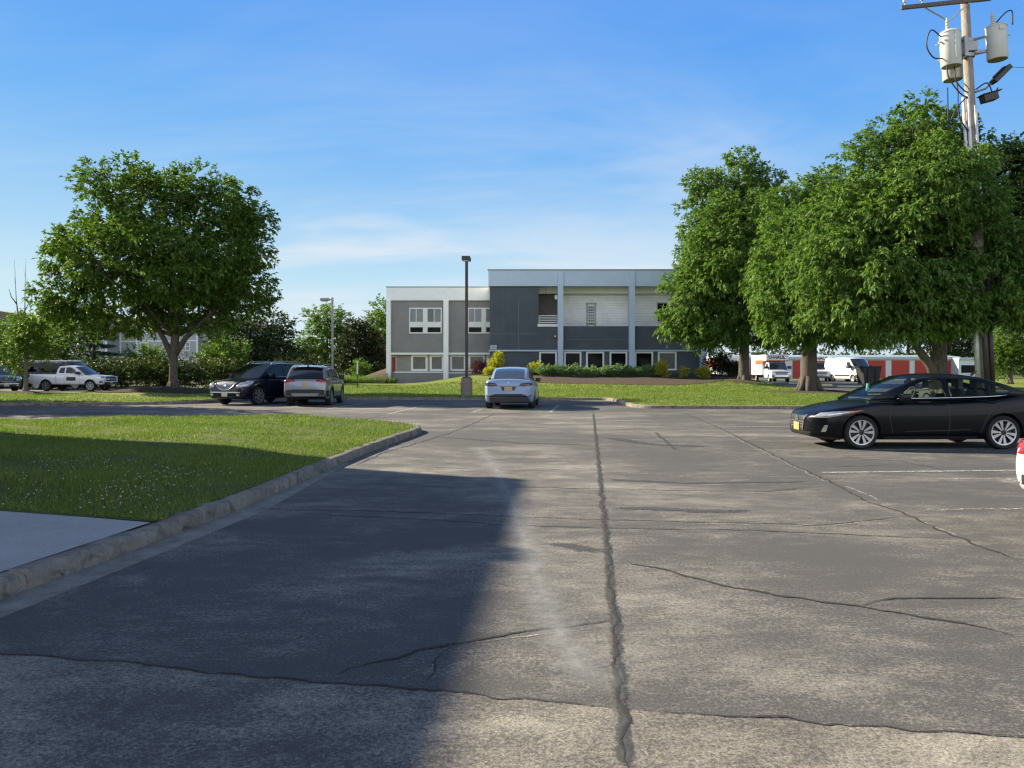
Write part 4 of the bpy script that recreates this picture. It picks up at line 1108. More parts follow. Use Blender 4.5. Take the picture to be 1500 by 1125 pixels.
for (a, c) in ((789.5, 800),): g.tube([(AX(800, YR + .3), YR + .2, RZ(419)), (AX(799.6, YR + .3), YR + .2, RZ(426)), (AX(799, YR + .3), YR + .2, RZ(431))], .02, 5)
g.build('hanging_wire', M['cable'], B)

# ================================================================== STORAGE UNITS
Ys = 113.0
S = tag(empty('storage_building', (0, 0, 0)), 'long low storage building with red roll-up doors', 'building')
sx0, sx1 = AX(1040, Ys), AX(1402, Ys)
part('wall', lambda g: g.box(sx0, sx1, Ys, Ys + 8, 0, AZ(523.5, Ys)), M['stor_wall'], S)
part('roof', lambda g: g.prism([(Ys - .4, AZ(526.5, Ys)), (Ys - .4, AZ(522.6, Ys)), (Ys + 4, AZ(519.5, Ys)), (Ys + 8.3, AZ(522.6, Ys)), (Ys + 8.3, AZ(526.5, Ys))], sx0 - .3, sx1 + .3, 0, Matrix(((0, 0, 1, 0), (1, 0, 0, 0), (0, 1, 0, 0), (0, 0, 0, 1)))), M['stor_cap'], S)
for a in (1064, 1085, 1099, 1131, 1161, 1176, 1236, 1271, 1306, 1340, 1373.5):
    w = 26 if a > 1200 else 11
    bx('roll_door', M['stor_red'], S, AX(a, Ys), AX(a + w, Ys), Ys - .06, Ys + .05, .16, AZ(528, Ys))
S2 = tag(empty('site_office', (0, 0, 0)), 'small pale steel building beside the last red roll-up door', 'building')
part('wall', lambda g: g.box(AX(1404, Ys - 2), AX(1436, Ys - 2), Ys - 2, Ys + 5, 0, AZ(527, Ys)), M['stor_wall'], S2)
part('roof', lambda g: g.box(AX(1403.5, Ys - 2), AX(1437, Ys - 2), Ys - 2.3, Ys + 5.3, AZ(527, Ys) + .002, AZ(524, Ys)), M['stor_cap'], S2)
bx('window', M['pane_dark'], S2, AX(1408, Ys - 2), AX(1432, Ys - 2), Ys - 2.05, Ys - 1.9, AZ(546, Ys), AZ(535, Ys))

# ================================================================== APARTMENT BUILDING behind the hedge
Ya = 136.0
Ab = tag(empty('apartment_building', (0, 0, 0)), 'grey-sided apartment building with white trim behind the round tree', 'building')
def a_(px): return AX(px, Ya)
def az(py): return AZ(py, Ya)
blocks = [(-70, 62, 0.0, 466), (62, 166, -2.0, 470), (166, 199, 2.2, 473), (199, 262, .0, 470), (262, 297, -2.0, 470), (297, 330, .4, 474), (330, 372, -1.2, 476)]
for i, (p0, p1, dy, top) in enumerate(blocks):
    bx('wall', M['apt'], Ab, a_(p0), a_(p1) - .003, Ya + dy, Ya + 12 + .01 * i, 0, az(top))
    g = MB()
    g.box(a_(p0), a_(p0) + .3, Ya + dy - .06, Ya + dy + .3, 0, az(top)); g.box(a_(p1) - .32, a_(p1) - .02, Ya + dy - .06, Ya + dy + .3, 0, az(top))
    g.box(a_(p0) + .3, a_(p1) - .32, Ya + dy - .05, Ya + dy + .1, az(500.5), az(498.5)); g.box(a_(p0) + .3, a_(p1) - .32, Ya + dy - .07, Ya + dy + .1, az(top + 3), az(top))
    g.build('trim', M['apt_trim'], Ab)
def awin(pc, py0, py1, dy, w=13):
    g = MB(); y = Ya + dy - .08
    x0_, x1_, z0_, z1_ = a_(pc - w / 2), a_(pc + w / 2), az(py1), az(py0)
    g.box(x0_, x1_, y, y + .1, z1_ - .12, z1_); g.box(x0_, x1_, y, y + .1, z0_, z0_ + .12)
    for xx in (x0_, (x0_ + x1_) / 2 - .06, x1_ - .12): g.box(xx, xx + .12, y + .002, y + .1, z0_ + .12, z1_ - .12)
    zc = (z0_ + z1_) / 2
    g.box(x0_ + .12, x1_ - .12, y + .01, y + .08, zc - .04, zc + .04)
    w_ = g.build('window', M['apt_trim'], Ab)
    bx('pane', M['pane_blue'], w_, x0_ + .1, x1_ - .1, y + .05, y + .09, z0_ + .1, z1_ - .1)
for pc, dy in ((-40, 0), (-10, 0), (28, 0), (85, -2), (120, -2), (150, -2), (212, 0), (245, 0), (279, -2), (315, .4), (350, -1.2)):
    for a, b2 in ((477, 489), (501.5, 514), (526, 538)): awin(pc, a, b2, dy)
def gable(p0, p1, dy, top, ridge):
    P = [(a_(p0) - .5, az(top) + .003), ((a_(p0) + a_(p1)) / 2, az(ridge)), (a_(p1) + .5, az(top) + .003)]
    part('roof', lambda g: g.prism([(x, z) for x, z in P], -(Ya + 12.3), -(Ya + dy - .6), 0, Matrix(((1, 0, 0, 0), (0, 0, -1, 0), (0, 1, 0, 0), (0, 0, 0, 1)))), M['roof_brown'], Ab)
for q in ((-70, 62, 0, 466, 455), (62, 166, -2, 470, 452), (199, 262, .0, 470, 458), (262, 297, -2, 470, 461), (330, 372, -1.2, 476, 466), (166, 199, 2.2, 473, 468), (297, 330, .4, 474, 468)): gable(*q)

# ================================================================== the building beside the entrance, outside the frame
N_ = tag(empty('brick_building', (0, 0, 0)), 'flat-roofed brick building outside the left edge, shading the walk and lane', 'building')
fp = [(-13.9, 18.4), (-16.85, -30), (-36, -29), (-34, 19.6)]
part('wall', lambda g: g.prism(fp, -.1, 7.75), M['brick'], N_)
part('parapet', lambda g: g.prism([(-13.8, 18.5), (-16.75, -30.1), (-36.1, -29.1), (-34.1, 19.7)], 7.752, 8.05), M['frame'], N_)
dv = Vector((fp[0][0] - fp[1][0], fp[0][1] - fp[1][1], 0)).normalized(); nv = Vector((dv.y, -dv.x, 0))
for i in range(9):
    c = Vector((fp[0][0], fp[0][1], 0)) - dv * (3 + 4.6 * i)
    for z0_, z1_ in ((1.0, 2.8), (4.6, 6.4)):
        Mx = Matrix.Translation(c) @ Matrix(((dv.x, nv.x, 0, 0), (dv.y, nv.y, 0, 0), (0, 0, 1, 0), (0, 0, 0, 1)))
        g = MB(); g.box(-1.2, 1.2, -.1, .06, z0_, z1_); g.v = [tuple(Mx @ Vector(v)) for v in g.v]
        w = g.build('window', M['frame'], N_)
        g = MB(); g.box(-1.1, 1.1, .03, .075, z0_ + .1, z1_ - .1); g.v = [tuple(Mx @ Vector(v)) for v in g.v]
        g.build('pane', M['pane_dark'], w)
g = MB(); c = Vector((fp[0][0], fp[0][1], 8.0)) - dv * 4.6
g.tube([c - nv * .2 - Vector((0, 0, .3)), c + nv * .3 - Vector((0, 0, .22))], .05, 6)
g.box(c.x + .12, c.x + .48, c.y - .25, c.y + .25, 7.66, 7.92)
g.build('floodlight', M['metal_dark'], N_, None)  # unseen fitting, put in and sized for the notch in the building's shadow

# ================================================================== POLES, LAMPS, SMALL THINGS
def lamp_post(px, base_z, Y, top_py, base_r, base_h, label, head, pole_mat):
    t = tag(empty('lamp_post', (AX(px, Y), Y, base_z)), label, 'lamp post')
    Ht = AZ(top_py, Y) - base_z
    if base_h:
        part('concrete_base', lambda g: g.lathe([(.001, -.2), (base_r, -.2), (base_r, base_h - .04), (base_r - .03, base_h), (.001, base_h)], 28), M['base_conc'], t, 50)
        part('base_plate', lambda g: g.box(-.21, .21, -.21, .21, base_h + .001, base_h + .06), pole_mat, t, None, .01)
        for a in (-1, 1):
            for c in (-1, 1): part('bolt', lambda g: g.lathe([(.03, base_h + .06), (.03, base_h + .12), (.001, base_h + .12)], 6, Matrix.Translation((a * .16, c * .16, 0))), M['galv'], t)
    w = .075
    part('pole', lambda g: g.box(-w, w, -w, w, base_h + .06, Ht - .24), pole_mat, t, None, .015)
    head(t, Ht)
    return t
def head_a(t, Ht):
    h = part('lamp_head', lambda g: g.prism([(-.25, Ht), (.16, Ht), (.22, Ht - .07), (.22, Ht - .25), (-.20, Ht - .23), (-.25, Ht - .18)], -.22, .22, 0, Matrix(((1, 0, 0, 0), (0, 0, -1, 0), (0, 1, 0, 0), (0, 0, 0, 1)))), M['metal_dark'], t, None, .02)
    part('lens', lambda g: g.box(-.16, .16, -.15, .15, Ht - .262, Ht - .24), M['lens'], h)
lamp_post(683.5, .15, 41.8, 375.5, .30, .92, 'dark square lamp post on a round concrete base beside the white crossover', head_a, M['metal_dark'])
def head_b(t, Ht):
    part('arm', lambda g: g.box(-.35, .06, -.05, .05, Ht - .20, Ht - .10), M['metal_grey'], t)
    h = part('lamp_head', lambda g: g.prism([(-1.0, Ht - .02), (-.28, Ht), (-.25, Ht - .22), (-.95, Ht - .27), (-1.02, Ht - .2)], -.2, .2, 0, Matrix(((1, 0, 0, 0), (0, 0, -1, 0), (0, 1, 0, 0), (0, 0, 0, 1)))), M['metal_grey'], t, None, .02)
    part('lens', lambda g: g.box(-.9, -.35, -.15, .15, Ht - .29, Ht - .262), M['lens'], h)
    part('pole_cap', lambda g: g.box(-.078, .078, -.078, .078, Ht - .25, Ht + .04), M['metal_grey'], t)
lamp_post(487, .1, 68, 436.5, .3, .3, 'grey lamp post with one arm, beyond the parked cars', head_b, M['metal_grey'])

t = tag(empty('marker_stake', (AX(523.5, 57), 57, .15)), 'thin marker stake standing in the lawn left of the building', 'stake')
part('post', lambda g: g.box(-.03, .03, -.03, .03, -.2, 1.05), M['metal_dark'], t)
part('sleeve', lambda g: g.box(-.045, .045, -.045, .045, 1.0, 1.95), M['rail'], t)

# utility pole with three transformers, leaning a little
Yp = 30.5
U = empty('utility_pole', (AX(1444, Yp), Yp, .15))
U.rotation_euler = (0, R(-2.95), 0)
tag(U, 'leaning wooden utility pole with three grey transformers and conduits', 'utility pole')
sp = F / Yp
part('pole', lambda g: g.tube([(0, 0, -.3), (0, 0, 5), (0, 0, 10), (0, 0, 16.8)], [.235, .215, .185, .145], 16), M['pole'], U, 180)
def crossarm(z):
    c = part('crossarm', lambda g: g.box(-1.75, 1.65, -.30, -.17, z - .07, z + .07), M['arm_wood'], U, None, .01)
    c.rotation_euler = (0, R(-3), 0)
    g = MB()
    g.tube([(-.85, -.24, z - .10), (-.02, -.22, z - .68)], .028, 5); g.tube([(.85, -.24, z - .06), (.02, -.22, z - .66)], .028, 5)
    g.build('brace', M['metal_grey'], c)
    for x in (-1.6, -.95, .95, 1.5): part('insulator', lambda g: g.lathe([(.02, 0), (.02, .1), (.07, .12), (.05, .17), (.06, .2), (.03, .26), (.001, .27)], 12, Matrix.Translation((x, -.235, z + .07))), M['ceramic'], c, 40)
crossarm(15.22)
def transformer(x, y, z0_, r, h, bush, rot):
    T = part('transformer', lambda g: g.lathe([(r * .93, z0_ + .0), (r, z0_ + .03), (r, z0_ + h - .06), (r * 1.05, z0_ + h - .055), (r * 1.05, z0_ + h - .02), (r * .8, z0_ + h + .05), (.001, z0_ + h + .08)], 32, Matrix.Translation((x, y, 0))), M['xfmr'], U, 40)
    part('underside', lambda g: g.lathe([(.001, z0_ + .02), (r * .92, z0_ + .02), (r * .93, z0_)], 32, Matrix.Translation((x, y, 0))), M['xfmr_base'], T, 40)
    part('bushing', lambda g: g.lathe([(.07, z0_ + h + .02), (.06, z0_ + h + .12), (.085, z0_ + h + .14), (.055, z0_ + h + .2), (.08, z0_ + h + .24), (.05, z0_ + h + .3), (.075, z0_ + h + .34), (.04, z0_ + h + .42), (.03, z0_ + h + .52), (.001, z0_ + h + .53)], 14, Matrix.Translation((x + bush[0], y + bush[1], 0))), M['ceramic'], T, 50)
    g = MB()
    for a in (rot, rot + .5, rot - .5):
        g.tube([(x + r * math.cos(a), y + r * math.sin(a), z0_ + h * .72), (x + (r + .12) * math.cos(a), y + (r + .12) * math.sin(a), z0_ + h * .70)], .035, 6)
    g.build('terminal', M['ceramic'], T, 50)
    part('lug', lambda g: (g.box(x - .03, x + .03, y - r - .04, y - r + .02, z0_ + h * .15, z0_ + h * .95)) if rot > 3 else g.box(x - .1, x + .1, y - r - .03, y - r + .02, z0_ + h * .80, z0_ + h * .92), M['xfmr'], T, None, .008)
    return T
transformer(-.78, -.25, 12.80, .36, 1.28, (-.13, -.1), 3.3)
transformer(1.0, -.20, 12.98, .36, 1.26, (-.18, -.1), .3)
transformer(-.30, .55, 12.55, .36, 1.22, (0, 0), 2.6)
g = MB()
for z in (13.25, 13.8):
    g.tube([(-.5, -.12, z), (0, -.02, z), (.68, -.1, z + .12)], .055, 6)
    g.lathe([(.20, z - .07), (.24, z - .07), (.24, z + .07), (.20, z + .07)], 16)
g.box(-.30, -.16, -.36, -.02, 13.15, 13.9); g.box(.14, .62, -.16, -.08, 13.3, 13.41); g.box(-.2, .22, -.32, -.2, 13.35, 13.7)
g.build('mounting_bracket', M['metal_grey'], U, None, .008)
g = MB()
def cab(*p): g.tube(catmull(p, 6), .026, 5)
cab((-1.12, -.3, 13.9), (-1.55, -.4, 14.15), (-1.75, -.4, 13.6), (-1.5, -.35, 13.15), (-1.1, -.3, 13.1))
cab((-1.05, -.4, 12.8), (-1.0, -.45, 12.3), (-.6, -.4, 11.75), (-.22, -.25, 11.6))
cab((-.75, -.4, 12.75), (-.75, -.45, 12.2), (-.45, -.4, 11.85), (-.2, -.25, 11.8))
cab((-.35, .3, 12.55), (-.5, -.1, 12.0), (-.62, -.3, 11.0), (-.3, -.25, 10.4), (-.1, -.22, 10.5))
cab((-.2, -.22, 11.7), (-.7, -.3, 11.2), (-1.0, -.3, 10.75), (-1.0, -.3, 12.0))
cab((.9, -.35, 14.3), (1.25, -.4, 14.65), (1.5, -.4, 14.7), (1.5, -.4, 14.2))
cab((.1, -.22, 11.9), (.5, -.3, 12.1), (.7, -.3, 11.7), (.9, -.3, 11.9))
g.build('cable', M['cable'], U, 180)
for (x, y, z0_, z1_, r, m) in ((-.33, -.14, 7.9, 11.65, .058, 'pvc'), (-.20, -.22, 7.9, 11.75, .058, 'pvc'), (.06, -.235, 7.5, 11.3, .05, 'pvc'), (-.30, -.12, -.2, 4.9, .10, 'galv'), (-.07, -.28, -.2, 4.9, .09, 'metal_dark'), (.17, -.24, -.2, 4.9, .085, 'metal_dark')):
    part('conduit', lambda g: g.tube([(x, y, z0_), (x, y, z1_)], r, 12), M[m], U, 180)
fl = MB(); fl.tube([(.15, -.05, 11.85), (.55, -.1, 11.95), (.85, -.12, 12.2)], .04, 6)
fl = fl.build('floodlight_arm', M['metal_grey'], U, 180)
Mx = Matrix.Translation((1.12, -.2, 12.45)) @ Matrix.Rotation(R(-42), 4, 'Y')
part('floodlight', lambda g: (g.box(-.46, .38, -.19, .19, -.09, .09), g.box(-.3, .25, -.1, .1, .09, .15)), M['metal_dark'], fl, None, .03).matrix_local = Mx
Mx2 = Matrix.Translation((.62, -.15, 11.62)) @ Matrix.Rotation(R(-12), 4, 'Y')
part('floodlight', lambda g: (g.box(-.27, .27, -.19, .19, -.17, .10), g.box(-.33, .45, -.22, .22, .101, .14)), M['metal_dark'], fl, None, .02).matrix_local = Mx2
# a service wire leaving to the right and the primary wires overhead
def wire(name, a, b2, sag, label, r=.012):
    a, b2 = Vector(a), Vector(b2); g = MB()
    g.tube([a.lerp(b2, t) - Vector((0, 0, sag * 4 * t * (1 - t))) for t in np.linspace(0, 1, 14)], r, 5)
    tag(g.build(name, M['cable'], None, 180), label, 'wire')
pt = U.location + Vector((-.6, 0, 0))
wire('overhead_wire', (AX(1476, Yp), Yp, AZ(98, Yp)), (AX(1476, Yp) + 30, Yp + 6, 15), .3, 'thin service wire leaving the utility pole to the right', .010)

# dumpster, wheel stops
Yd = 64.0
t = tag(empty('dumpster', (AX(1272, Yd), Yd, .2)), 'black open dumpster with sloping ends beside the white van', 'dumpster')
def prof(g, x0, x1, z0_, z1_, d):
    g.add([(-x0, -d, z0_), (x0, -d, z0_), (x0, d, z0_), (-x0, d, z0_), (-x1, -d * 1.1, z1_), (x1, -d * 1.1, z1_), (x1, d * 1.1, z1_), (-x1, d * 1.1, z1_)], [(3, 2, 1, 0), (0, 1, 5, 4), (1, 2, 6, 5), (2, 3, 7, 6), (3, 0, 4, 7)])
part('bin', lambda g: prof(g, .58, .74, .15, 1.5, .6), M['bin'], t)
part('rim', lambda g: (g.box(-.79, .79, -.72, -.64, 1.46, 1.55), g.box(-.79, .79, .64, .72, 1.46, 1.55), g.box(-.79, -.71, -.64, .64, 1.46, 1.55), g.box(.71, .79, -.64, .64, 1.46, 1.55)), M['bin'], t, None, .01)
for x in (-.3, .3): part('rib', lambda g: g.box(x - .04, x + .04, -.70, -.60, .25, 1.44), M['bin'], t)
for x in (-.45, .45): part('wheel', lambda g: g.lathe([(.001, -.04), (.12, -.04), (.12, .04), (.001, .04)], 14, Matrix.Translation((x, -.5, .12)) @ Matrix.Rotation(R(90), 4, 'Y')), M['tyre'], t, 40)
ws = None
for (px, py, lb) in ((1202, 565.2, 'pale wheel stop in front of the parked truck with black lettering'), (1245, 567.4, 'pale wheel stop beside the black dumpster'), (1170, 562.5, 'pale wheel stop left of the thick tree trunk')):
    p = G(px, py, .2)
    if ws is None:
        m_ = MB(); m_.prism([(-.09, 0), (.09, 0), (.06, .13), (-.06, .13)], -.9, .9, 0, Matrix(((0, 0, 1, 0), (1, 0, 0, 0), (0, 1, 0, 0), (0, 0, 0, 1))))
        ws = m_.build('wheel_stop', PM('pale_stop', (.6, .55, .32), .8), None, None, .01); o = ws
    else: o = ws.copy(); COL.objects.link(o)
    o.location = (p.x, p.y, .206); tag(o, lb, 'wheel stop', 'wheel stops in the back yard')
# ================================================================== VEHICLES
def wheel_meshes(r, style):
    tw = .21 if r < .36 else .24
    g = MB(); A = Matrix.Rotation(R(90), 4, 'X')
    rr = r * .745
    g.lathe([(rr, -tw / 2 + .02), (r * .9, -tw / 2), (r * .97, -tw / 2 + .02), (r, -tw / 2 + .05), (r, tw / 2 - .05), (r * .97, tw / 2 - .02), (r * .9, tw / 2), (rr, tw / 2 - .02)], 36, A, 0, True)
    tyre = g.mesh('tyre')
    g = MB()
    g.lathe([(rr + .004, tw / 2 - .03), (rr, tw / 2 - .012), (rr - .02, tw / 2 - .015), (rr - .03, tw / 2 - .05), (rr - .02, -tw / 2 + .02)], 36, A, 0)
    g.lathe([(.001, tw / 2 - .08), (rr - .01, tw / 2 - .09)], 24, A, 2)
    g.lathe([(.001, tw / 2 - .018), (.045, tw / 2 - .02), (.06, tw / 2 - .05), (.06, -.02)], 16, A, 1 if style != 'twin' else 2)
    def spoke(a, w0, w1, mi, a2=None):
        M_ = A @ Matrix.Rotation(a, 4, 'Z')
        r0, r1, z0, z1 = .05, rr - .012, tw / 2 - .05, tw / 2 - .022
        vs = [M_ @ Vector(p) for p in ((r0, -w0, z1), (r1, -w1, z1 + .006), (r1, w1, z1 + .006), (r0, w0, z1), (r0, -w0, z0 - .02), (r1, -w1, z0), (r1, w1, z0), (r0, w0, z0 - .02))]
        g.add(vs, [(0, 1, 2, 3), (0, 4, 5, 1), (3, 2, 6, 7), (1, 5, 6, 2)], mi)
    if style == 'twin':
        for k in range(10):
            a = 2 * math.pi * k / 10 + (.06 if k % 2 else -.06)
            spoke(a, .010, .033, 0)
    elif style == 'five':
        for k in range(5): spoke(2 * math.pi * k / 5, .035, .05, 1)
        for k in range(5): spoke(2 * math.pi * (k + .5) / 5, .016, .03, 1)
    elif style == 'steel':
        g.lathe([(.05, tw / 2 - .03), (rr * .5, tw / 2 - .05), (rr * .8, tw / 2 - .02), (rr - .01, tw / 2 - .05)], 24, A, 1)
    else:
        for k in range(7): spoke(2 * math.pi * k / 7, .02, .05, 1)
    return tyre, g.mesh('rim')

def section(w, zb, zs, zt, crown):
    zte = zt - crown
    h = zs - zb
    pts = [(0, zb), (.80 * w, zb), (.92 * w, zb + .02), (.975 * w, zb + .10 * h + .03), (.992 * w, zb + .34 * h), (1.0 * w, zb + .60 * h), (.992 * w, zb + .84 * h), (.968 * w, zs), (.945 * w, zs + .45 * (zte - zs)), (.89 * w, zs + .86 * (zte - zs)), (.80 * w, zte + .10 * crown), (.45 * w, zte + .75 * crown), (0, zt)]
    return catmull(pts, 3)

def car(name, label, cat, S, loc, heading, group=None):
    """S: dict of profiles. local +x is forward, s runs back from the nose"""
    L_, W_ = S['L'], S['W']
    T = tag(empty(name, loc, heading), label, cat, group)
    X = lambda s: L_ / 2 - s
    top, bot, plan = pchip(S['top']), pchip(S['bot']), pchip(S['plan'])
    shd = pchip(S['sh']) if 'sh' in S else (lambda s: top(s) - S.get('shd', .09))
    r = S['r']; ws = S['wheels']
    wz = r
    st = np.unique(np.r_[np.linspace(0, .12, 8), np.linspace(.12, .6, 10), np.linspace(.6, L_ - .6, int(L_ / .12)), np.linspace(L_ - .6, L_ - .12, 10), np.linspace(L_ - .12, L_, 8)])
    rows = []
    for s_ in st:
        sec = section(plan(s_), bot(s_), shd(s_), top(s_), S.get('crown', .04))
        lean = S.get('lean', .0)
        full = [(X(s_), y, z) for y, z in sec] + [(X(s_), -y, z) for y, z in sec[::-1][1:-1]]
        rows.append(full)
    g = MB(); n = len(rows[0])
    vs = [p for rw in rows for p in rw]
    fs = []
    for i in range(len(rows) - 1):
        for k in range(n):
            k2 = (k + 1) % n
            fs.append((i * n + k, i * n + k2, (i + 1) * n + k2, (i + 1) * n + k))
    fs.append(tuple(range(n))[::-1]); fs.append(tuple((len(rows) - 1) * n + k for k in range(n)))
    g.add(vs, fs)
    me = g.mesh('body')
    bm = bmesh.new(); bm.from_mesh(me); bmesh.ops.recalc_face_normals(bm, faces=bm.faces); bm.to_mesh(me); bm.free()
    me.materials.append(S['paint']); me.materials.append(M['well'])
    body = bpy.data.objects.new('body', me); COL.objects.link(body)
    # wheel arches (and a pickup's bed) are cut out
    g = MB(); ra = r * S.get('arch', 1.13)
    for s_ in ws:
        for sd in (-1, 1):
            wd = plan(s_)
            y0, y1 = (wd - .34, wd + .2) if sd > 0 else (-wd - .2, -wd + .34)
            Mx = Matrix.Translation((X(s_), 0, wz + .01)) @ Matrix.Rotation(R(-90), 4, 'X')
            g.lathe([(.0005, y0), (ra, y0), (ra, y1), (.0005, y1)], 40, Mx, 1)
    if 'bed' in S:
        a, b, wd, z0 = S['bed']; g.box(X(b), X(a), -wd, wd, z0, 3, 1)
    cm = g.mesh('cutter')
    bm = bmesh.new(); bm.from_mesh(cm); bmesh.ops.remove_doubles(bm, verts=bm.verts, dist=.002); bmesh.ops.recalc_face_normals(bm, faces=bm.faces); bm.to_mesh(cm); bm.free()
    cm.materials.append(M['well']); cm.materials.append(M['well'])
    cut = bpy.data.objects.new('cutter', cm); COL.objects.link(cut)
    md = body.modifiers.new('cut', 'BOOLEAN'); md.object = cut; md.operation = 'DIFFERENCE'; md.solver = 'EXACT'
    try: md.material_mode = 'INDEX'
    except Exception: pass
    bpy.context.view_layer.update()
    ev = body.evaluated_get(bpy.context.evaluated_depsgraph_get())
    nm = bpy.data.meshes.new_from_object(ev)
    body.modifiers.clear(); body.data = nm
    bpy.data.objects.remove(cut)
    nm.shade_smooth(); nm.set_sharp_from_angle(angle=R(32))
    body.parent = T
    bm = bmesh.new(); bm.from_mesh(nm); bmesh.ops.triangulate(bm, faces=bm.faces); bvh = BVHTree.FromBMesh(bm); bm.free()

    def cast(axis, a, b, off, bulge=0):
        if axis == 'front': o, d = Vector((9, a, b)), Vector((-1, 0, 0))
        elif axis == 'rear': o, d = Vector((-9, a, b)), Vector((1, 0, 0))
        elif axis == 'left': o, d = Vector((X(a), 5, b)), Vector((0, -1, 0))
        elif axis == 'right': o, d = Vector((X(a), -5, b)), Vector((0, 1, 0))
        else: o, d = Vector((X(a), b, 5)), Vector((0, 0, -1))
        hit, nrm, _, _ = bvh.ray_cast(o, d)
        if hit is None: return None
        if nrm.dot(d) > 0: nrm = -nrm
        return hit + nrm * (off + bulge)
    def decal(nm_, axis, poly, mat, off=.006, nu=14, nv=5, bulge=0, parent=None, th=.012):
        """a panel, lens or plate that follows the body's surface; it has a thickness th sunk into the body"""
        P = np.array(poly, float); x0, x1 = P[:, 0].min() + 1e-4, P[:, 0].max() - 1e-4
        rows = []
        for i in range(nu + 1):
            x = x0 + (x1 - x0) * i / nu
            ys = []
            for k in range(len(P)):
                p, q = P[k], P[(k + 1) % len(P)]
                if (p[0] - x) * (q[0] - x) <= 0 and abs(p[0] - q[0]) > 1e-9: ys.append(p[1] + (q[1] - p[1]) * (x - p[0]) / (q[0] - p[0]))
            if len(ys) < 2: continue
            lo, hi = min(ys), max(ys)
            row = []
            for j in range(nv + 1):
                v = j / nv; u = i / nu
                bl = bulge * (1 - (2 * v - 1) ** 2) * (1 - (2 * u - 1) ** 4)
                c = cast(axis, x, lo + (hi - lo) * v, off, bl)
                row.append(c)
            ok = [j for j, c in enumerate(row) if c is not None]
            if ok: rows.append([row[min(ok, key=lambda q: abs(q - j))] for j in range(len(row))])
        if len(rows) < 2: return None
        g = MB(); g.grid(rows)
        o = g.build(nm_, mat, parent or T, 60)
        return o
    def both(nm_, poly, mat, **k):
        return [decal(nm_, 'left', poly, mat, **k), decal(nm_, 'right', poly, mat, **k)]
    def seam(axis, pts, w=.012, parent=None):
        g = MB(); rows = []
        P = np.array(pts, float)
        P = np.vstack([P[i] + (P[i + 1] - P[i]) * t for i in range(len(P) - 1) for t in np.linspace(0, 1, 7)[: 7 if i == len(P) - 2 else 6]])
        for i, p in enumerate(P):
            d = P[min(i + 1, len(P) - 1)] - P[max(i - 1, 0)]; d /= np.linalg.norm(d) + 1e-9
            nn = np.array([-d[1], d[0]]) * w / 2
            a, b = cast(axis, *(p + nn), .002), cast(axis, *(p - nn), .002)
            if a is None or b is None: continue
            rows.append([a, b])
        if len(rows) > 1: return g.grid(rows) and g
    # ---- cabin
    C = S['cab']
    yb = pchip(C['y'])
    fe, te, re_ = [np.array(catmull(C[k], 6)) for k in ('front', 'top', 'rear')]
    belt = pchip(C['belt'])
    k1, k2 = C.get('k', (.22, .22))
    def ys(s_, z):
        h = max(0, z - belt(s_)); return yb(s_) - k1 * h - k2 * h * h
    outer = [tuple(p) for p in fe] + [tuple(p) for p in te[1:]] + [tuple(p) for p in re_[1:]]
    sA, sC = fe[0][0], re_[-1][0]
    drop = .05
    bl = [(s_, belt(s_) - drop) for s_ in np.linspace(sC, sA, 16)]
    outer = outer + bl
    wins = [[tuple(p) for p in w] for w in C['win']]
    frame = MB()
    for sd in (1, -1):
        loops = [[Vector((a, b, 0)) for a, b in outer]] + [[Vector((a, b, 0)) for a, b in w] for w in wins]
        flatp = [p for lp in loops for p in lp]
        tri = tessellate_polygon(loops)
        frame.add([(X(p.x), sd * ys(p.x, p.y), p.y) for p in flatp], [t if sd > 0 else t[::-1] for t in tri])
        for w in wins:                    # reveal inside each window opening
            m = len(w); vs = [(X(a), sd * ys(a, b), b) for a, b in w] + [(X(a), sd * (ys(a, b) - .03), b) for a, b in w]
            frame.add(vs, [(i, (i + 1) % m, m + (i + 1) % m, m + i) for i in range(m)], 1)
    def across(edge, bow, crown, ulist):
        P = []
        for i, (s_, z) in enumerate(edge):
            t = i / (len(edge) - 1)
            b_ = bow[0] + (bow[1] - bow[0]) * t; c_ = crown[0] + (crown[1] - crown[0]) * t
            y = ys(s_, z)
            P.append([(X(s_ - b_ * (1 - u * u)), y * u, z + c_ * (1 - abs(u) ** 2.6)) for u in ulist])
        return P
    cr = C.get('roofcrown', .06); bf, br = C.get('bow', (.22, .14))
    ul = np.linspace(-1, 1, 17)
    frame.grid(across(te, (bf * .6, -br * .6), (cr, cr), ul), 0, True)
    uw = .93
    for edge, b0, b1, c0, c1 in ((fe, bf, bf * .6, 0, cr), (re_, -br * .6, -br, cr, 0)):
        for us in (np.linspace(-1, -uw, 3), np.linspace(uw, 1, 3)): frame.grid(across(edge, (b0, b1), (c0, c1), us), 0, True)
    # header strips along the roof edge
    fr = frame.build('cabin', [S['paint'] if not C.get('blackframe') else M['plastic'], M['plastic']], T, 40)
    if C.get('blackframe'):               # dark pillars but painted roof
        g = MB(); P = across(te, (bf * .6, -br * .6), (cr + .004, cr + .004), ul); P = [[(p[0], p[1] * 1.0, p[2] + .004) for p in rw] for rw in P]
        g.grid(P, 0, True); g.build('roof', S.get('roofpaint', S['paint']), T, 40)
    gm = C.get('glass', 'gl_tint'); gl = C.get('sideglass', gm)
    g = MB(); g.grid(across(fe, (bf, bf * .6), (0, cr), np.linspace(-uw, uw, 13)), 0, True); g.build('windshield', M[gm], T, 180)
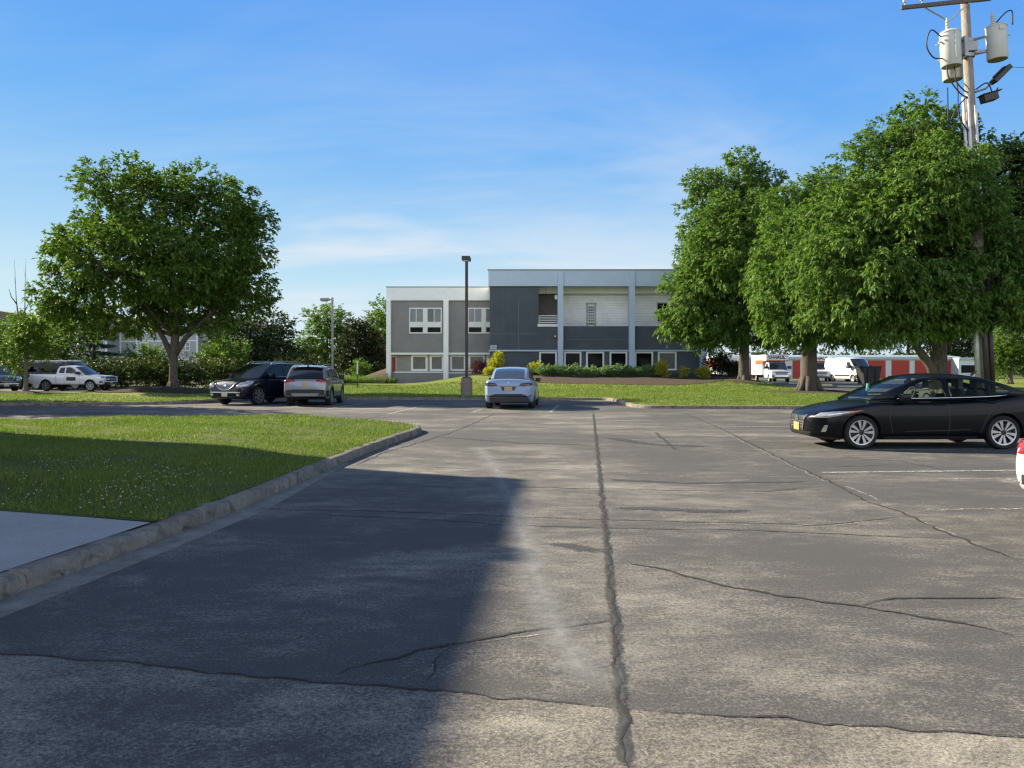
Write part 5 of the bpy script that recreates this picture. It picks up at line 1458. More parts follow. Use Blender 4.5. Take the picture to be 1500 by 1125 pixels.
    if C.get('rearglass', True):
        ug = C.get('rearu', uw)
        P = across(re_, (-br * .6, -br), (cr, 0), np.linspace(-ug, ug, 13))
        lo, hi = C.get('rearspan', (0, len(P)))
        k = max(2, int(len(P) * C.get('rearcut', 1)))
        g = MB(); g.grid(P[:k], 0, True); g.build('rear_window', M[C.get('backglass', gl)], T, 180)
        if k < len(P):
            g = MB(); g.grid(P[k - 1:], 0, True); g.build('tailgate_top', S['paint'], T, 180)
        if ug < uw:
            for us in (np.linspace(-uw, -ug, 3), np.linspace(ug, uw, 3)):
                g = MB(); g.grid(across(re_, (-br * .6, -br), (cr, 0), us), 0, True); g.build('rear_pillar', S['paint'], T, 180)
    else:
        g = MB(); g.grid(across(re_, (-br * .6, -br), (cr, 0), np.linspace(-uw, uw, 13)), 0, True); g.build('rear_panel', S['paint'], T, 180)
    for w in wins:
        for sd in (1, -1):
            tri = tessellate_polygon([[Vector((a, b, 0)) for a, b in w]])
            g = MB(); g.add([(X(a), sd * (ys(a, b) - .014), b) for a, b in w], [t if sd > 0 else t[::-1] for t in tri])
            g.build('side_window', M[gl], T, 180)
    if C.get('trim'):                      # bright strip under the side glass
        a0, a1 = C['trim']
        for sd in (1, -1):
            g = MB(); g.tube([(X(s_), sd * (ys(s_, belt(s_) + .02) + .006), belt(s_) + .015) for s_ in np.linspace(a0, a1, 12)], .011, 6); g.build('window_trim', M['chrome'], T, 180)
    # ---- seats, mirrors, wheels
    if C.get('seats'):
        for s_, y in C['seats']:
            g = MB(); g.box(X(s_) - .07, X(s_) + .06, y - .24, y + .24, .55, belt(s_) + .14)
            o = g.build('seat', M['seat'], T, None, .05, 3)
            g = MB(); g.box(X(s_) - .08, X(s_) + .03, y - .13, y + .13, belt(s_) + .17, belt(s_) + .34); g.box(X(s_) - .03, X(s_) - .01, y - .05, y + .05, belt(s_) + .1, belt(s_) + .19)
            g.build('headrest', M['seat_light'], o, None, .04, 3)
        g = MB(); g.lathe([(.18, -.012), (.195, 0), (.18, .012), (.165, 0)], 22, Matrix.Translation((X(sA + .95), .38, belt(sA + .9) + .06)) @ Matrix.Rotation(R(65), 4, 'Y'), 0, True)
        g.build('steering_wheel', M['plastic'], T, 180)
        g = MB(); g.box(X(sA + .75), X(sA + .15), -.65, .65, belt(sA + .4) - .1, belt(sA + .4) + .015); g.build('dashboard', M['plastic'], T, None, .04)
    if 'mirror' in S:
        ms, mz, msz = S['mirror']
        for sd in (1, -1):
            y = ys(ms, mz) * sd
            g = MB(); g.box(X(ms) - .09 * msz, X(ms) + .10 * msz, y + sd * .05, y + sd * .25 * msz, mz - .07 * msz, mz + .09 * msz)
            g.box(X(ms) - .03, X(ms) + .03, y - sd * .02, y + sd * .08, mz - .05, mz - .02)
            g.build('mirror', S.get('mirrorpaint', S['paint']), T, 40, .035, 3)
    tyre, rim = wheel_meshes(r, S.get('rim', 'five'))
    hub = MB(); hub.lathe([(.001, -.02), (r * .5, -.02), (r * .5, .03), (.001, .03)], 20, Matrix.Rotation(R(90), 4, 'X'))
    hm = hub.mesh('wheel'); hm.materials.append(M['alloy_dark'])
    tyre.materials.append(M['tyre']); tyre.shade_smooth(); tyre.set_sharp_from_angle(angle=R(40))
    rm = {'twin': ('alloy', 'alloy', 'alloy_dark'), 'five': ('alloy_grey', 'alloy_grey', 'alloy_dark'), 'steel': ('alloy_grey', 'alloy_grey', 'alloy_dark'), 'grey': ('alloy_grey', 'alloy_grey', 'alloy_dark'), 'dark': ('alloy_dark', 'alloy_dark', 'alloy_dark')}[S.get('rim', 'five')]
    for q in rm: rim.materials.append(M[q])
    rim.shade_smooth(); rim.set_sharp_from_angle(angle=R(35))
    tw = .21 if r < .36 else .24
    for s_ in ws:
        for sd in (1, -1):
            h = bpy.data.objects.new('wheel', hm); COL.objects.link(h); h.parent = T
            h.location = (X(s_), sd * (plan(s_) - tw / 2 - .012), wz)
            h.rotation_euler = (0, 0, 0 if sd < 0 else math.pi)
            h.rotation_euler.y = random.random() * 6
            for nm_, m_ in (('tyre', tyre), ('rim', rim)):
                c = bpy.data.objects.new(nm_, m_); COL.objects.link(c); c.parent = h
    S['fn'](T, X, decal, both, cast, ys, plan, seam) if 'fn' in S else None
    return T

def handles(T, X, cast, sz, mat):
    for s_, z in sz:
        for ax in ('left', 'right'):
            c = cast(ax, s_, z, .02)
            if c is None: continue
            g = MB(); sd = 1 if ax == 'left' else -1
            g.box(c.x - .10, c.x + .10, c.y - .018, c.y + .012, c.z - .016, c.z + .016); g.build('handle', mat, T, None, .01)
def seams(T, seam, lines, name='door_seam'):
    for pts in lines:
        for ax in ('left', 'right'):
            g = seam(ax, pts)
            if g: g.build(name, M['plastic'], T)
def ell(cy, cz, ry, rz, n=20, ang=0):
    return [(cy + ry * math.cos(t) * math.cos(ang) - rz * math.sin(t) * math.sin(ang), cz + ry * math.cos(t) * math.sin(ang) + rz * math.sin(t) * math.cos(ang)) for t in np.linspace(0, 2 * math.pi, n, endpoint=False)]
def mirror_y(p): return [(-a, b) for a, b in p]
def rect(cy, cz, w, h): return [(cy - w / 2, cz - h / 2), (cy + w / 2, cz - h / 2), (cy + w / 2, cz + h / 2), (cy - w / 2, cz + h / 2)]

# ---- black sedan
def f_sedan(T, X, decal, both, cast, ys, plan, seam):
    decal('grille', 'front', [(-.42, .62), (-.30, .34), (.30, .34), (.42, .62)], M['plastic'], .006, 16, 6)
    for sd in (1, -1):
        pts = [(sd * .45, .64), (sd * .33, .33), (sd * .29, .33), (sd * .40, .64)]
        decal('grille_trim', 'front', pts, M['chrome'], .014, 8, 4)
    decal('emblem', 'front', ell(0, .55, .085, .055), M['chrome'], .02, 12, 5, .01)
    for k, z in enumerate((.40, .45, .50)): decal('grille_bar', 'front', rect(0, z, .62 + .1 * k, .012), M['alloy_grey'], .012, 12, 1)
    decal('licence_plate', 'front', rect(0, .40, .305, .155), M['plate'], .022, 6, 3)
    hl = [(.16, .62), (.50, .665), (.98, .735), (.62, .70), (.30, .70), (.10, .67)]
    both('headlight', [(.07, .60), (.28, .60), (.55, .655), (.80, .735), (.45, .725), (.20, .69)], M['lens'], off=.008, bulge=.012, nu=16)
    both('marker_lamp', [(.62, .672), (.80, .735), (.97, .755), (.76, .70)], M['amber'], off=.010, nu=8)
    both('fog_lamp', [(.20, .33), (.28, .33), (.31, .46), (.25, .46)], M['chrome'], off=.010, nu=6)
    decal('lower_grille', 'front', [(-.60, .32), (-.52, .24), (.52, .24), (.60, .32)], M['plastic'], .008, 14, 3)
    both('splitter', [(.02, .21), (.55, .185), (.55, .225), (.02, .255)], M['plastic'], off=.012, nu=10, nv=2)
    both('sill', [(1.35, .20), (3.15, .20), (3.15, .255), (1.35, .255)], M['plastic'], off=.006, nu=14, nv=2)
    both('sill_trim', [(1.75, .335), (3.0, .375), (3.0, .395), (1.75, .355)], M['alloy_dark'], off=.006, nu=12, nv=1)
    both('tail_light', [(4.25, .93), (4.55, .86), (4.62, .90), (4.5, 1.0), (4.28, 1.0)], M['red_lens'], off=.008)
    decal('licence_plate', 'rear', rect(0, .82, .305, .155), M['plate'], .012, 6, 3)
    decal('rear_valance', 'rear', [(-.7, .36), (-.62, .50), (.62, .50), (.7, .36)], M['plastic'], .006, 12, 3)
    handles(T, X, cast, ((2.42, .86), (3.40, .90)), M['black_paint'])
    seams(T, seam, [[(1.50, .88), (1.46, .60), (1.52, .30)], [(2.58, .94), (2.60, .55), (2.58, .28)], [(3.55, .98), (3.30, .60), (3.18, .32)]])
    g = MB(); g.tube([(X(3.5), 0, 1.42), (X(3.62), 0, 1.50)], [.03, .008], 6); g.build('antenna', M['plastic'], T)
    g = MB(); g.tube([(X(1.40), .02, 1.10), (X(1.42), .02, 1.25)], .03, 8); g.build('dash_sticker', PM('teal_tag', (.08, .35, .36), .5), T, 40)
SED = dict(L=4.64, W=1.815, r=.325, wheels=(.93, 3.64), paint=M['black_paint'], rim='twin', crown=.05, shd=.10,
    top=[(0, .60), (.03, .66), (.10, .715), (.3, .79), (.7, .875), (1.1, .935), (1.3, .955), (2.0, .955), (3.4, 1.0), (3.9, 1.055), (4.3, 1.075), (4.52, 1.065), (4.60, 1.02), (4.64, .93)],
    bot=[(0, .30), (.05, .24), (.25, .19), (.7, .18), (3.9, .20), (4.4, .27), (4.58, .34), (4.64, .42)],
    plan=[(0, .46), (.04, .56), (.12, .68), (.27, .80), (.5, .87), (.9, .905), (1.6, .905), (3.0, .9075), (3.8, .905), (4.2, .875), (4.45, .82), (4.58, .75), (4.64, .67)],
    mirror=(1.72, .99, .9), fn=f_sedan,
    cab=dict(y=[(1.0, .77), (1.6, .835), (2.6, .85), (3.4, .82), (4.3, .66)], belt=[(1.0, .935), (1.5, .955), (2.6, .975), (3.4, 1.0), (4.3, 1.07)], k=(.28, .30),
        front=[(1.12, .93), (1.55, 1.13), (1.9, 1.27), (2.12, 1.35)], top=[(2.12, 1.35), (2.45, 1.395), (2.8, 1.40), (3.15, 1.375), (3.42, 1.325)], rear=[(3.42, 1.325), (3.75, 1.245), (4.05, 1.15), (4.26, 1.065)],
        win=[[(1.62, .985), (2.56, 1.005), (2.53, 1.345), (2.35, 1.34), (2.15, 1.295), (1.9, 1.19)], [(2.65, 1.005), (3.40, 1.03), (3.36, 1.275), (3.1, 1.325), (2.85, 1.35), (2.62, 1.35)], [(3.45, 1.03), (3.62, 1.045), (3.88, 1.10), (3.66, 1.19), (3.41, 1.26)]],
        trim=(1.62, 3.75), glass='gl_clear', sideglass='gl_clear', roofcrown=.055, bow=(.26, .14), seats=[(2.42, .38), (2.42, -.38), (3.38, .34), (3.38, -.34)]))
Ysd = 16.32
car('sedan', 'glossy black sedan parked sideways across the right-hand stalls', 'car', SED, (8.11, Ysd, .0), math.pi + R(-.6))

# ---- white sedan cut by the right edge (tail towards the lane)
def f_wsedan(T, X, decal, both, cast, ys, plan, seam):
    both('tail_light', [(4.15, .86), (4.40, .74), (4.63, .74), (4.63, .84), (4.5, .88), (4.2, .93)], M['red_lens'], off=.010, bulge=.012)
    decal('tail_light', 'rear', [(-.64, .70), (-.36, .70), (-.36, .75), (-.62, .76)], M['red_lens'], .008, 10, 4); decal('tail_light', 'rear', [(.64, .70), (.36, .70), (.36, .75), (.62, .76)], M['red_lens'], .008, 10, 4)
    decal('licence_plate', 'rear', rect(0, .64, .305, .155), M['plate'], .012, 6, 3)
    decal('rear_valance', 'rear', [(-.68, .40), (-.6, .50), (.6, .50), (.68, .40)], M['plastic'], .006, 12, 3)
    seams(T, seam, [[(1.50, .88), (1.46, .60), (1.52, .30)], [(2.58, .94), (2.60, .55), (2.58, .28)], [(3.55, .98), (3.30, .60), (3.18, .32)]])
    both('headlight', [(.07, .60), (.28, .60), (.55, .655), (.80, .735), (.45, .725), (.20, .69)], M['lens'], off=.008, bulge=.012, nu=16)
    decal('grille', 'front', [(-.42, .60), (-.30, .36), (.30, .36), (.42, .60)], M['plastic'], .006, 16, 6)
    handles(T, X, cast, ((2.42, .86), (3.40, .90)), M['chrome'])
WSD = dict(SED); WSD.update(paint=M['white_car'], rim='five', fn=f_wsedan, top=SED['top'][:9] + [(3.9, 1.0), (4.2, .96), (4.5, .90), (4.60, .84), (4.64, .78)]); WSD['cab'] = dict(SED['cab'], glass='gl_tint', sideglass='gl_tint')
car('sedan', 'white car with a red tail light, cut off by the right edge', 'car', WSD, (7.40, 7.45, 0), 0.0)

# ---- white crossover seen from behind
def f_cross(T, X, decal, both, cast, ys, plan, seam):
    L_ = 4.75
    for sd in (1, -1):
        decal('tail_light', 'rear', [(sd * .40, .885), (sd * .46, .985), (sd * .80, 1.02), (sd * .86, .90), (sd * .62, .875)], M['dark_lens'], .010, 12, 4, .01)
        both('tail_light', [(4.42, .93), (4.72, .90), (4.72, 1.0), (4.5, 1.02)], M['dark_lens'], off=.010) if sd > 0 else None
    decal('tailgate_shutline', 'rear', rect(0, .885, .80, .014), M['plastic'], .006, 14, 1)
    decal('plate_recess', 'rear', [(-.24, .72), (.24, .72), (.30, .86), (-.30, .86)], M['charcoal'], .008, 8, 3)
    decal('licence_plate', 'rear', rect(0, .79, .31, .14), M['plate'], .016, 6, 3)
    decal('emblem', 'rear', [(-.05, 1.04), (0, .98), (.05, 1.04)], M['chrome'], .012, 6, 2)
    decal('rear_valance', 'rear', [(-.80, .48), (-.66, .54), (-.50, .59), (.50, .59), (.66, .54), (.80, .48)], M['plastic'], .008, 28, 16)
    part('diffuser', lambda g: g.box(X(4.66), X(4.40), -.74, .74, .24, .55), M['plastic'], T, None, .05)
    both('rear_reflector', [(4.60, .50), (4.70, .50), (4.70, .54), (4.60, .54)], M['red_lens'], off=.008, nu=4, nv=1)
    both('sill', [(1.4, .22), (3.2, .22), (3.2, .31), (1.4, .31)], M['plastic'], off=.006, nu=12, nv=2)
    seams(T, seam, [[(1.55, .98), (1.5, .6), (1.6, .32)], [(2.6, 1.02), (2.62, .6), (2.6, .3)], [(3.62, 1.05), (3.4, .7), (3.25, .36)]])
    handles(T, X, cast, ((2.4, .92), (3.45, .96)), M['pearl'])
    both('headlight', [(.06, .66), (.3, .70), (.75, .84), (.5, .84), (.15, .76)], M['lens'], off=.008)
    g = MB(); g.grid([[(X(4.34) - .11 * v - .03 * u * u, u * .62, 1.175 + .012 * v - .045 * u * u) for v in (0, .5, 1)] for u in np.linspace(-1, 1, 13)]); g.build('spoiler', M['pearl'], T, 180)
CRS = dict(L=4.75, W=1.92, r=.36, wheels=(.89, 3.78), paint=M['pearl'], rim='dark', crown=.05, shd=.14, arch=1.1,
    top=[(0, .60), (.04, .70), (.15, .78), (.5, .89), (1.0, 1.0), (1.3, 1.04), (3.2, 1.08), (4.0, 1.14), (4.5, 1.165), (4.66, 1.15), (4.72, 1.06), (4.75, .95)],
    bot=[(0, .34), (.08, .26), (.5, .2), (4.0, .22), (4.35, .28), (4.6, .42), (4.75, .50)],
    plan=[(0, .62), (.04, .70), (.15, .80), (.4, .89), (.9, .95), (1.6, .955), (3.0, .96), (3.8, .965), (4.3, .945), (4.55, .90), (4.68, .85), (4.75, .80)],
    mirror=(1.75, 1.08, 1.0), mirrorpaint=M['plastic'], fn=f_cross,
    cab=dict(y=[(1.0, .78), (2.0, .84), (3.0, .84), (3.9, .77), (4.5, .66)], belt=[(1.0, 1.0), (2.0, 1.05), (3.5, 1.10), (4.5, 1.16)], k=(.26, .34), blackframe=False,
        front=[(1.05, 1.0), (1.5, 1.24), (1.95, 1.44), (2.2, 1.515)], top=[(2.2, 1.515), (2.6, 1.57), (3.0, 1.57), (3.4, 1.545), (3.66, 1.51)], rear=[(3.66, 1.51), (3.98, 1.42), (4.24, 1.29), (4.44, 1.165)],
        win=[[(1.6, 1.075), (2.58, 1.10), (2.56, 1.50), (2.3, 1.47), (2.0, 1.36)], [(2.66, 1.10), (3.5, 1.14), (3.45, 1.44), (3.1, 1.50), (2.66, 1.51)], [(3.56, 1.145), (4.0, 1.19), (3.85, 1.30), (3.52, 1.42)]],
        glass='gl_dark', sideglass='gl_dark', backglass='rear_blue', roofcrown=.05, bow=(.25, .12), rearu=.88))
M['rear_blue'] = glass('blue_rear_glass', (.1, .14, .3), .2, .05)
car('crossover_car', 'white crossover seen from behind beside the concrete lamp base', 'car', CRS, (.06, 30.55 + 2.36, 0), R(90 - 4.8))

# ---- silver SUV seen from behind
def f_suv(T, X, decal, both, cast, ys, plan, seam):
    for sd in (1, -1):
        decal('tail_light', 'rear', [(sd * .50, 1.02), (sd * .52, 1.10), (sd * .80, 1.12), (sd * .86, .98), (sd * .74, .98)], M['red_lens'], .012, 12, 4, .012)
    both('tail_light', [(4.15, 1.08), (4.45, 1.0), (4.56, .98), (4.56, 1.10), (4.2, 1.13)], M['red_lens'], off=.012)
    decal('licence_plate', 'rear', rect(0, .92, .31, .15), M['plate'], .016, 6, 3)
    decal('plate_recess', 'rear', [(-.42, .82), (.42, .82), (.36, 1.0), (-.36, 1.0)], M['pearl'], .007, 10, 3)
    decal('rear_bumper', 'rear', [(-.88, .44), (-.86, .66), (-.5, .70), (.5, .70), (.86, .66), (.88, .44)], M['plastic'], .012, 20, 5)
    decal('skid_plate', 'rear', [(-.52, .42), (-.58, .54), (.58, .54), (.52, .42)], M['silver'], .018, 12, 3)
    decal('rear_bumper', 'rear', [(-.8, .30), (-.84, .42), (.84, .42), (.8, .30)], M['plastic'], .012, 20, 3)
    both('rear_bumper', [(4.22, .42), (4.5, .42), (4.58, .64), (4.32, .66)], M['plastic'], off=.012)
    for s_ in (.88, 3.57):
        arc = [(s_ + .47 * math.cos(t), .36 + .47 * math.sin(t)) for t in np.linspace(.1, math.pi - .1, 16)]
        for ax in ('left', 'right'):
            g = seam(ax, arc, .09)
            if g: g.build('wheel_arch_trim', M['plastic'], T, 60)
    both('sill', [(1.36, .26), (3.08, .26), (3.08, .38), (1.36, .38)], M['plastic'], off=.010, nu=12, nv=2)
    seams(T, seam, [[(1.5, 1.05), (1.46, .7), (1.55, .4)], [(2.55, 1.08), (2.57, .6), (2.55, .38)], [(3.55, 1.1), (3.3, .75), (3.15, .42)]])
    handles(T, X, cast, ((2.4, .98), (3.4, 1.0)), M['chrome'])
    both('headlight', [(.06, .80), (.25, .82), (.7, .97), (.4, .98), (.1, .92)], M['lens'], off=.008)
    for sd in (1, -1):
        g = MB(); g.tube([(X(s_), sd * .60, z) for s_, z in ((2.1, 1.62), (2.25, 1.715), (3.0, 1.74), (3.8, 1.70), (4.0, 1.62))], .022, 8); g.build('roof_rail', M['alloy_grey'], T, 180)
    g = MB(); g.tube([(X(4.0), 0, 1.66), (X(4.14), 0, 1.76)], [.045, .012], 8); g.build('antenna', M['plastic'], T)
    g = MB(); g.grid([[(X(3.98) - .30 * v, u * (.66 - .04 * v), 1.665 - .035 * v + .035 * (1 - u * u)) for v in (0, .5, 1)] for u in np.linspace(-1, 1, 11)]); g.build('spoiler', M['silver'], T, 180)
SUV = dict(L=4.6, W=1.855, r=.36, wheels=(.88, 3.57), paint=M['silver'], rim='five', crown=.04, shd=.08,
    top=[(0, .72), (.04, .90), (.15, .99), (.6, 1.06), (1.1, 1.11), (1.4, 1.12), (3.0, 1.14), (4.1, 1.16), (4.42, 1.16), (4.53, 1.12), (4.58, .95), (4.6, .80)],
    bot=[(0, .36), (.1, .28), (.6, .24), (4.0, .26), (4.4, .34), (4.6, .42)],
    plan=[(0, .66), (.04, .76), (.15, .84), (.4, .895), (.9, .925), (2.3, .925), (3.6, .9275), (4.2, .91), (4.48, .88), (4.6, .82)],
    mirror=(1.65, 1.17, 1.1), mirrorpaint=M['plastic'], fn=f_suv,
    cab=dict(y=[(1.0, .80), (1.8, .85), (3.6, .845), (4.5, .79)], belt=[(1.0, 1.08), (2.0, 1.11), (3.5, 1.14), (4.5, 1.16)], k=(.20, .18),
        front=[(1.15, 1.08), (1.5, 1.30), (1.8, 1.48), (2.0, 1.57)], top=[(2.0, 1.57), (2.4, 1.63), (3.0, 1.645), (3.6, 1.625), (4.05, 1.58)], rear=[(4.05, 1.58), (4.22, 1.45), (4.37, 1.28), (4.46, 1.15)],
        win=[[(1.6, 1.14), (2.52, 1.16), (2.5, 1.55), (2.2, 1.53), (1.9, 1.40)], [(2.6, 1.16), (3.45, 1.18), (3.45, 1.52), (3.0, 1.555), (2.6, 1.555)], [(3.53, 1.19), (3.98, 1.24), (3.9, 1.46), (3.53, 1.51)]],
        glass='gl_tint', sideglass='gl_dark', backglass='gl_dark', roofcrown=.05, bow=(.22, .1), rearu=.90))
car('suv', 'silver SUV seen from behind, parked beside the dark blue one', 'car', SUV, (AX(447, 33.6) + .05, 33.0 + 2.3, 0), R(90 + 2.5))

# ---- dark SUV with oval grille facing the camera
def f_bui(T, X, decal, both, cast, ys, plan, seam):
    decal('grille', 'front', [(-.52, .96), (-.44, .80), (-.25, .70), (0, .67), (.25, .70), (.44, .80), (.52, .96), (.3, 1.0), (-.3, 1.0)], M['alloy_grey'], .010, 20, 6)
    for k in range(-8, 9):
        y = k * .055; lo = .69 + .55 * y * y
        decal('grille_bar', 'front', rect(y, (lo + .985) / 2, .018, .965 - lo), M['plastic'], .018, 1, 4)
    n = 24; P = []
    for i in range(n + 1):
        y = -.55 + 1.10 * i / n; z = .655 + .33 * (abs(y) / .55) ** 2.6
        P.append(cast('front', y, z, .02))
    g = MB(); g.tube([p for p in P if p], .017, 6); g.build('grille_trim', M['chrome'], T, 180)
    decal('emblem', 'front', ell(0, .86, .07, .06), M['chrome'], .024, 10, 4)
    for sd in (1, -1):
        decal('headlight', 'front', [(sd * .56, .82), (sd * .62, .74), (sd * .80, .74), (sd * .90, .86), (sd * .88, .99), (sd * .70, .95)], M['lens'], .014, 14, 5, .03)
    both('headlight', [(.10, .80), (.30, .78), (.62, .93), (.68, 1.02), (.45, 1.03), (.18, .95)], M['lens'], off=.014, bulge=.025)
    decal('bumper_trim', 'front', rect(0, .555, 1.56, .05), M['chrome'], .018, 24, 2)
    decal('licence_plate', 'front', rect(0, .46, .31, .15), M['plate_w'], .03, 6, 3)
    for sd in (1, -1): decal('fog_lamp', 'front', ell(sd * .68, .45, .08, .05), M['lens'], .012, 10, 3)
    decal('lower_grille', 'front', [(-.55, .40), (-.45, .30), (.45, .30), (.55, .40)], M['plastic'], .008, 14, 3)
    both('sill', [(1.45, .28), (3.35, .28), (3.35, .36), (1.45, .36)], M['plastic'], off=.01, nu=12, nv=2)
    seams(T, seam, [[(1.6, 1.08), (1.55, .7), (1.65, .4)], [(2.8, 1.1), (2.82, .6), (2.8, .38)], [(3.95, 1.15), (3.7, .8), (3.5, .45)]])
    handles(T, X, cast, ((2.6, 1.0), (3.75, 1.04)), M['chrome'])
    for sd in (1, -1):
        g = MB(); g.tube([(X(s_), sd * .64, z) for s_, z in ((2.15, 1.72), (2.35, 1.85), (3.2, 1.88), (4.1, 1.83), (4.35, 1.72))], .024, 8); g.build('roof_rail', M['alloy_grey'], T, 180)
    both('tail_light', [(4.75, 1.0), (5.05, .9), (5.1, 1.1), (4.8, 1.14)], M['red_lens'], off=.01)
BUI = dict(L=5.13, W=2.0, r=.385, wheels=(1.0, 4.02), paint=M['navy_paint'], rim='grey', crown=.07, shd=.11,
    top=[(0, .74), (.04, .90), (.12, .99), (.4, 1.08), (.9, 1.15), (1.3, 1.18), (3.0, 1.18), (4.6, 1.22), (4.95, 1.2), (5.08, 1.05), (5.13, .85)],
    bot=[(0, .36), (.1, .28), (.6, .25), (4.4, .27), (4.9, .36), (5.13, .45)],
    plan=[(0, .72), (.04, .82), (.15, .90), (.4, .96), (.95, .995), (2.5, .995), (4.1, 1.0), (4.7, .97), (5.0, .92), (5.13, .84)],
    mirror=(1.7, 1.24, 1.15), mirrorpaint=M['navy_paint'], fn=f_bui,
    cab=dict(y=[(1.0, .86), (1.9, .91), (3.9, .90), (5.0, .82)], belt=[(1.0, 1.14), (2.0, 1.16), (3.5, 1.20), (5.0, 1.24)], k=(.20, .16),
        front=[(1.15, 1.14), (1.55, 1.40), (1.9, 1.60), (2.15, 1.71)], top=[(2.15, 1.71), (2.6, 1.77), (3.3, 1.785), (4.0, 1.75), (4.4, 1.69)], rear=[(4.4, 1.69), (4.6, 1.54), (4.8, 1.36), (4.92, 1.22)],
        win=[[(1.65, 1.20), (2.76, 1.22), (2.74, 1.68), (2.4, 1.67), (2.05, 1.53)], [(2.85, 1.22), (3.85, 1.26), (3.85, 1.65), (3.3, 1.69), (2.85, 1.685)], [(3.94, 1.27), (4.5, 1.36), (4.35, 1.55), (3.94, 1.64)]],
        glass='gl_tint', sideglass='gl_dark', trim=(1.65, 4.4), roofcrown=.05, bow=(.26, .12), seats=[(2.6, .42), (2.6, -.42)]))
hd = math.atan2(-.93, -.37)
fc = Vector((AX(333, 33.9), 33.9, 0)); dvec = Vector((math.cos(hd), math.sin(hd), 0))
car('suv', 'dark navy SUV with an oval chrome grille facing the lane', 'car', BUI, fc - dvec * (5.13 / 2 - .15), hd)

# ---- left lane: white pickup, dark vehicles
def f_pick(T, X, decal, both, cast, ys, plan, seam):
    decal('grille', 'front', [(-.62, .86), (-.60, 1.0), (.60, 1.0), (.62, .86)], M['plastic'], .01, 14, 4); decal('grille', 'front', rect(0, .74, 1.2, .10), M['plastic'], .01, 14, 3)
    decal('grille_bar', 'front', rect(0, .83, 1.3, .05), M['chrome'], .014, 14, 1); decal('emblem', 'front', rect(0, .83, .22, .07), M['plate'], .022, 4, 1)
    both('headlight', [(.08, .90), (.3, .90), (.55, 1.0), (.5, 1.05), (.15, 1.04)], M['lens'], off=.01)
    for sd in (1, -1): decal('headlight', 'front', [(sd * .64, .90), (sd * .64, 1.03), (sd * .86, 1.03), (sd * .86, .92)], M['lens'], .01, 8, 3)
    decal('front_valance', 'front', [(-.78, .48), (-.8, .62), (.8, .62), (.78, .48)], M['plastic'], .012, 14, 3)
    decal('licence_plate', 'front', rect(0, .58, .31, .15), M['plate_w'], .022, 4, 2)
    both('fog_lamp', [(.1, .58), (.32, .58), (.32, .68), (.1, .68)], M['plastic'], off=.008)
    both('door_magnet', [(2.02, .72), (2.70, .72), (2.70, .98), (2.02, .98)], M['ink'], off=.010, nu=8)
    seams(T, seam, [[(1.75, 1.1), (1.7, .8), (1.75, .5)], [(2.86, 1.16), (2.86, .8), (2.84, .5)], [(3.46, 1.18), (3.46, .8), (3.46, .5)]])
    seams(T, seam, [[(3.5, 1.18), (3.5, .5)]], 'bed_gap')
    handles(T, X, cast, ((2.7, 1.04),), M['white_car'])
    both('sill', [(1.45, .44), (3.9, .44), (3.9, .5), (1.45, .5)], M['plastic'], off=.01, nu=12, nv=1)
    both('tail_light', [(5.42, .95), (5.56, .95), (5.56, 1.18), (5.42, 1.18)], M['red_lens'], off=.01)
PIC = dict(L=5.6, W=1.88, r=.37, wheels=(.98, 4.24), paint=M['white_car'], rim='grey', crown=.04, shd=.06, arch=1.2,
    top=[(0, .82), (.03, .98), (.12, 1.05), (.5, 1.10), (1.2, 1.15), (1.6, 1.17), (3.4, 1.20), (5.5, 1.21), (5.58, 1.18), (5.6, 1.1)], bot=[(0, .52), (.2, .45), (5.0, .47), (5.6, .55)],
    plan=[(0, .74), (.04, .82), (.15, .88), (.5, .93), (1.0, .94), (5.0, .94), (5.5, .925), (5.6, .9)], mirror=(1.85, 1.24, 1.2), mirrorpaint=M['plastic'], fn=f_pick, bed=(3.58, 5.5, .78, .72),
    cab=dict(y=[(1.2, .82), (2, .86), (3.5, .86)], belt=[(1.2, 1.15), (2.0, 1.17), (3.5, 1.20)], k=(.18, .12), front=[(1.45, 1.15), (1.75, 1.37), (2.05, 1.58), (2.2, 1.66)], top=[(2.2, 1.66), (2.6, 1.72), (3.0, 1.72), (3.32, 1.69)], rear=[(3.32, 1.69), (3.42, 1.5), (3.47, 1.3), (3.49, 1.18)],
        win=[[(1.92, 1.215), (2.82, 1.235), (2.8, 1.64), (2.45, 1.635), (2.2, 1.50)], [(2.9, 1.235), (3.34, 1.25), (3.24, 1.60), (2.9, 1.64)]], glass='gl_tint', sideglass='gl_tint', roofcrown=.05, bow=(.18, .05)))
car('pickup_truck', 'white pickup with a black door panel on the left lane', 'pickup', PIC, (AX(108, 56.5), 56.5, 0), R(-6))
DK = dict(BUI); DK.update(paint=M['charcoal'])
car('suv', 'dark SUV at the left edge, left of the young tree', 'car', DK, (AX(0, 54.5) - .6, 54.5, 0), R(-38))
D2 = dict(SUV); D2.update(paint=M['black_paint'])
car('suv', 'black SUV half hidden behind the young tree trunk', 'car', D2, (AX(44, 61.5), 61.3, 0), R(-50))
B3 = dict(SED); B3.update(paint=M['pearl'], fn=f_wsedan); B3['cab'] = dict(SED['cab'], glass='gl_tint', sideglass='gl_tint')
car('sedan', 'pale car barely seen between the two parked SUVs', 'car', B3, (AX(425, 44), 44, 0), R(150))

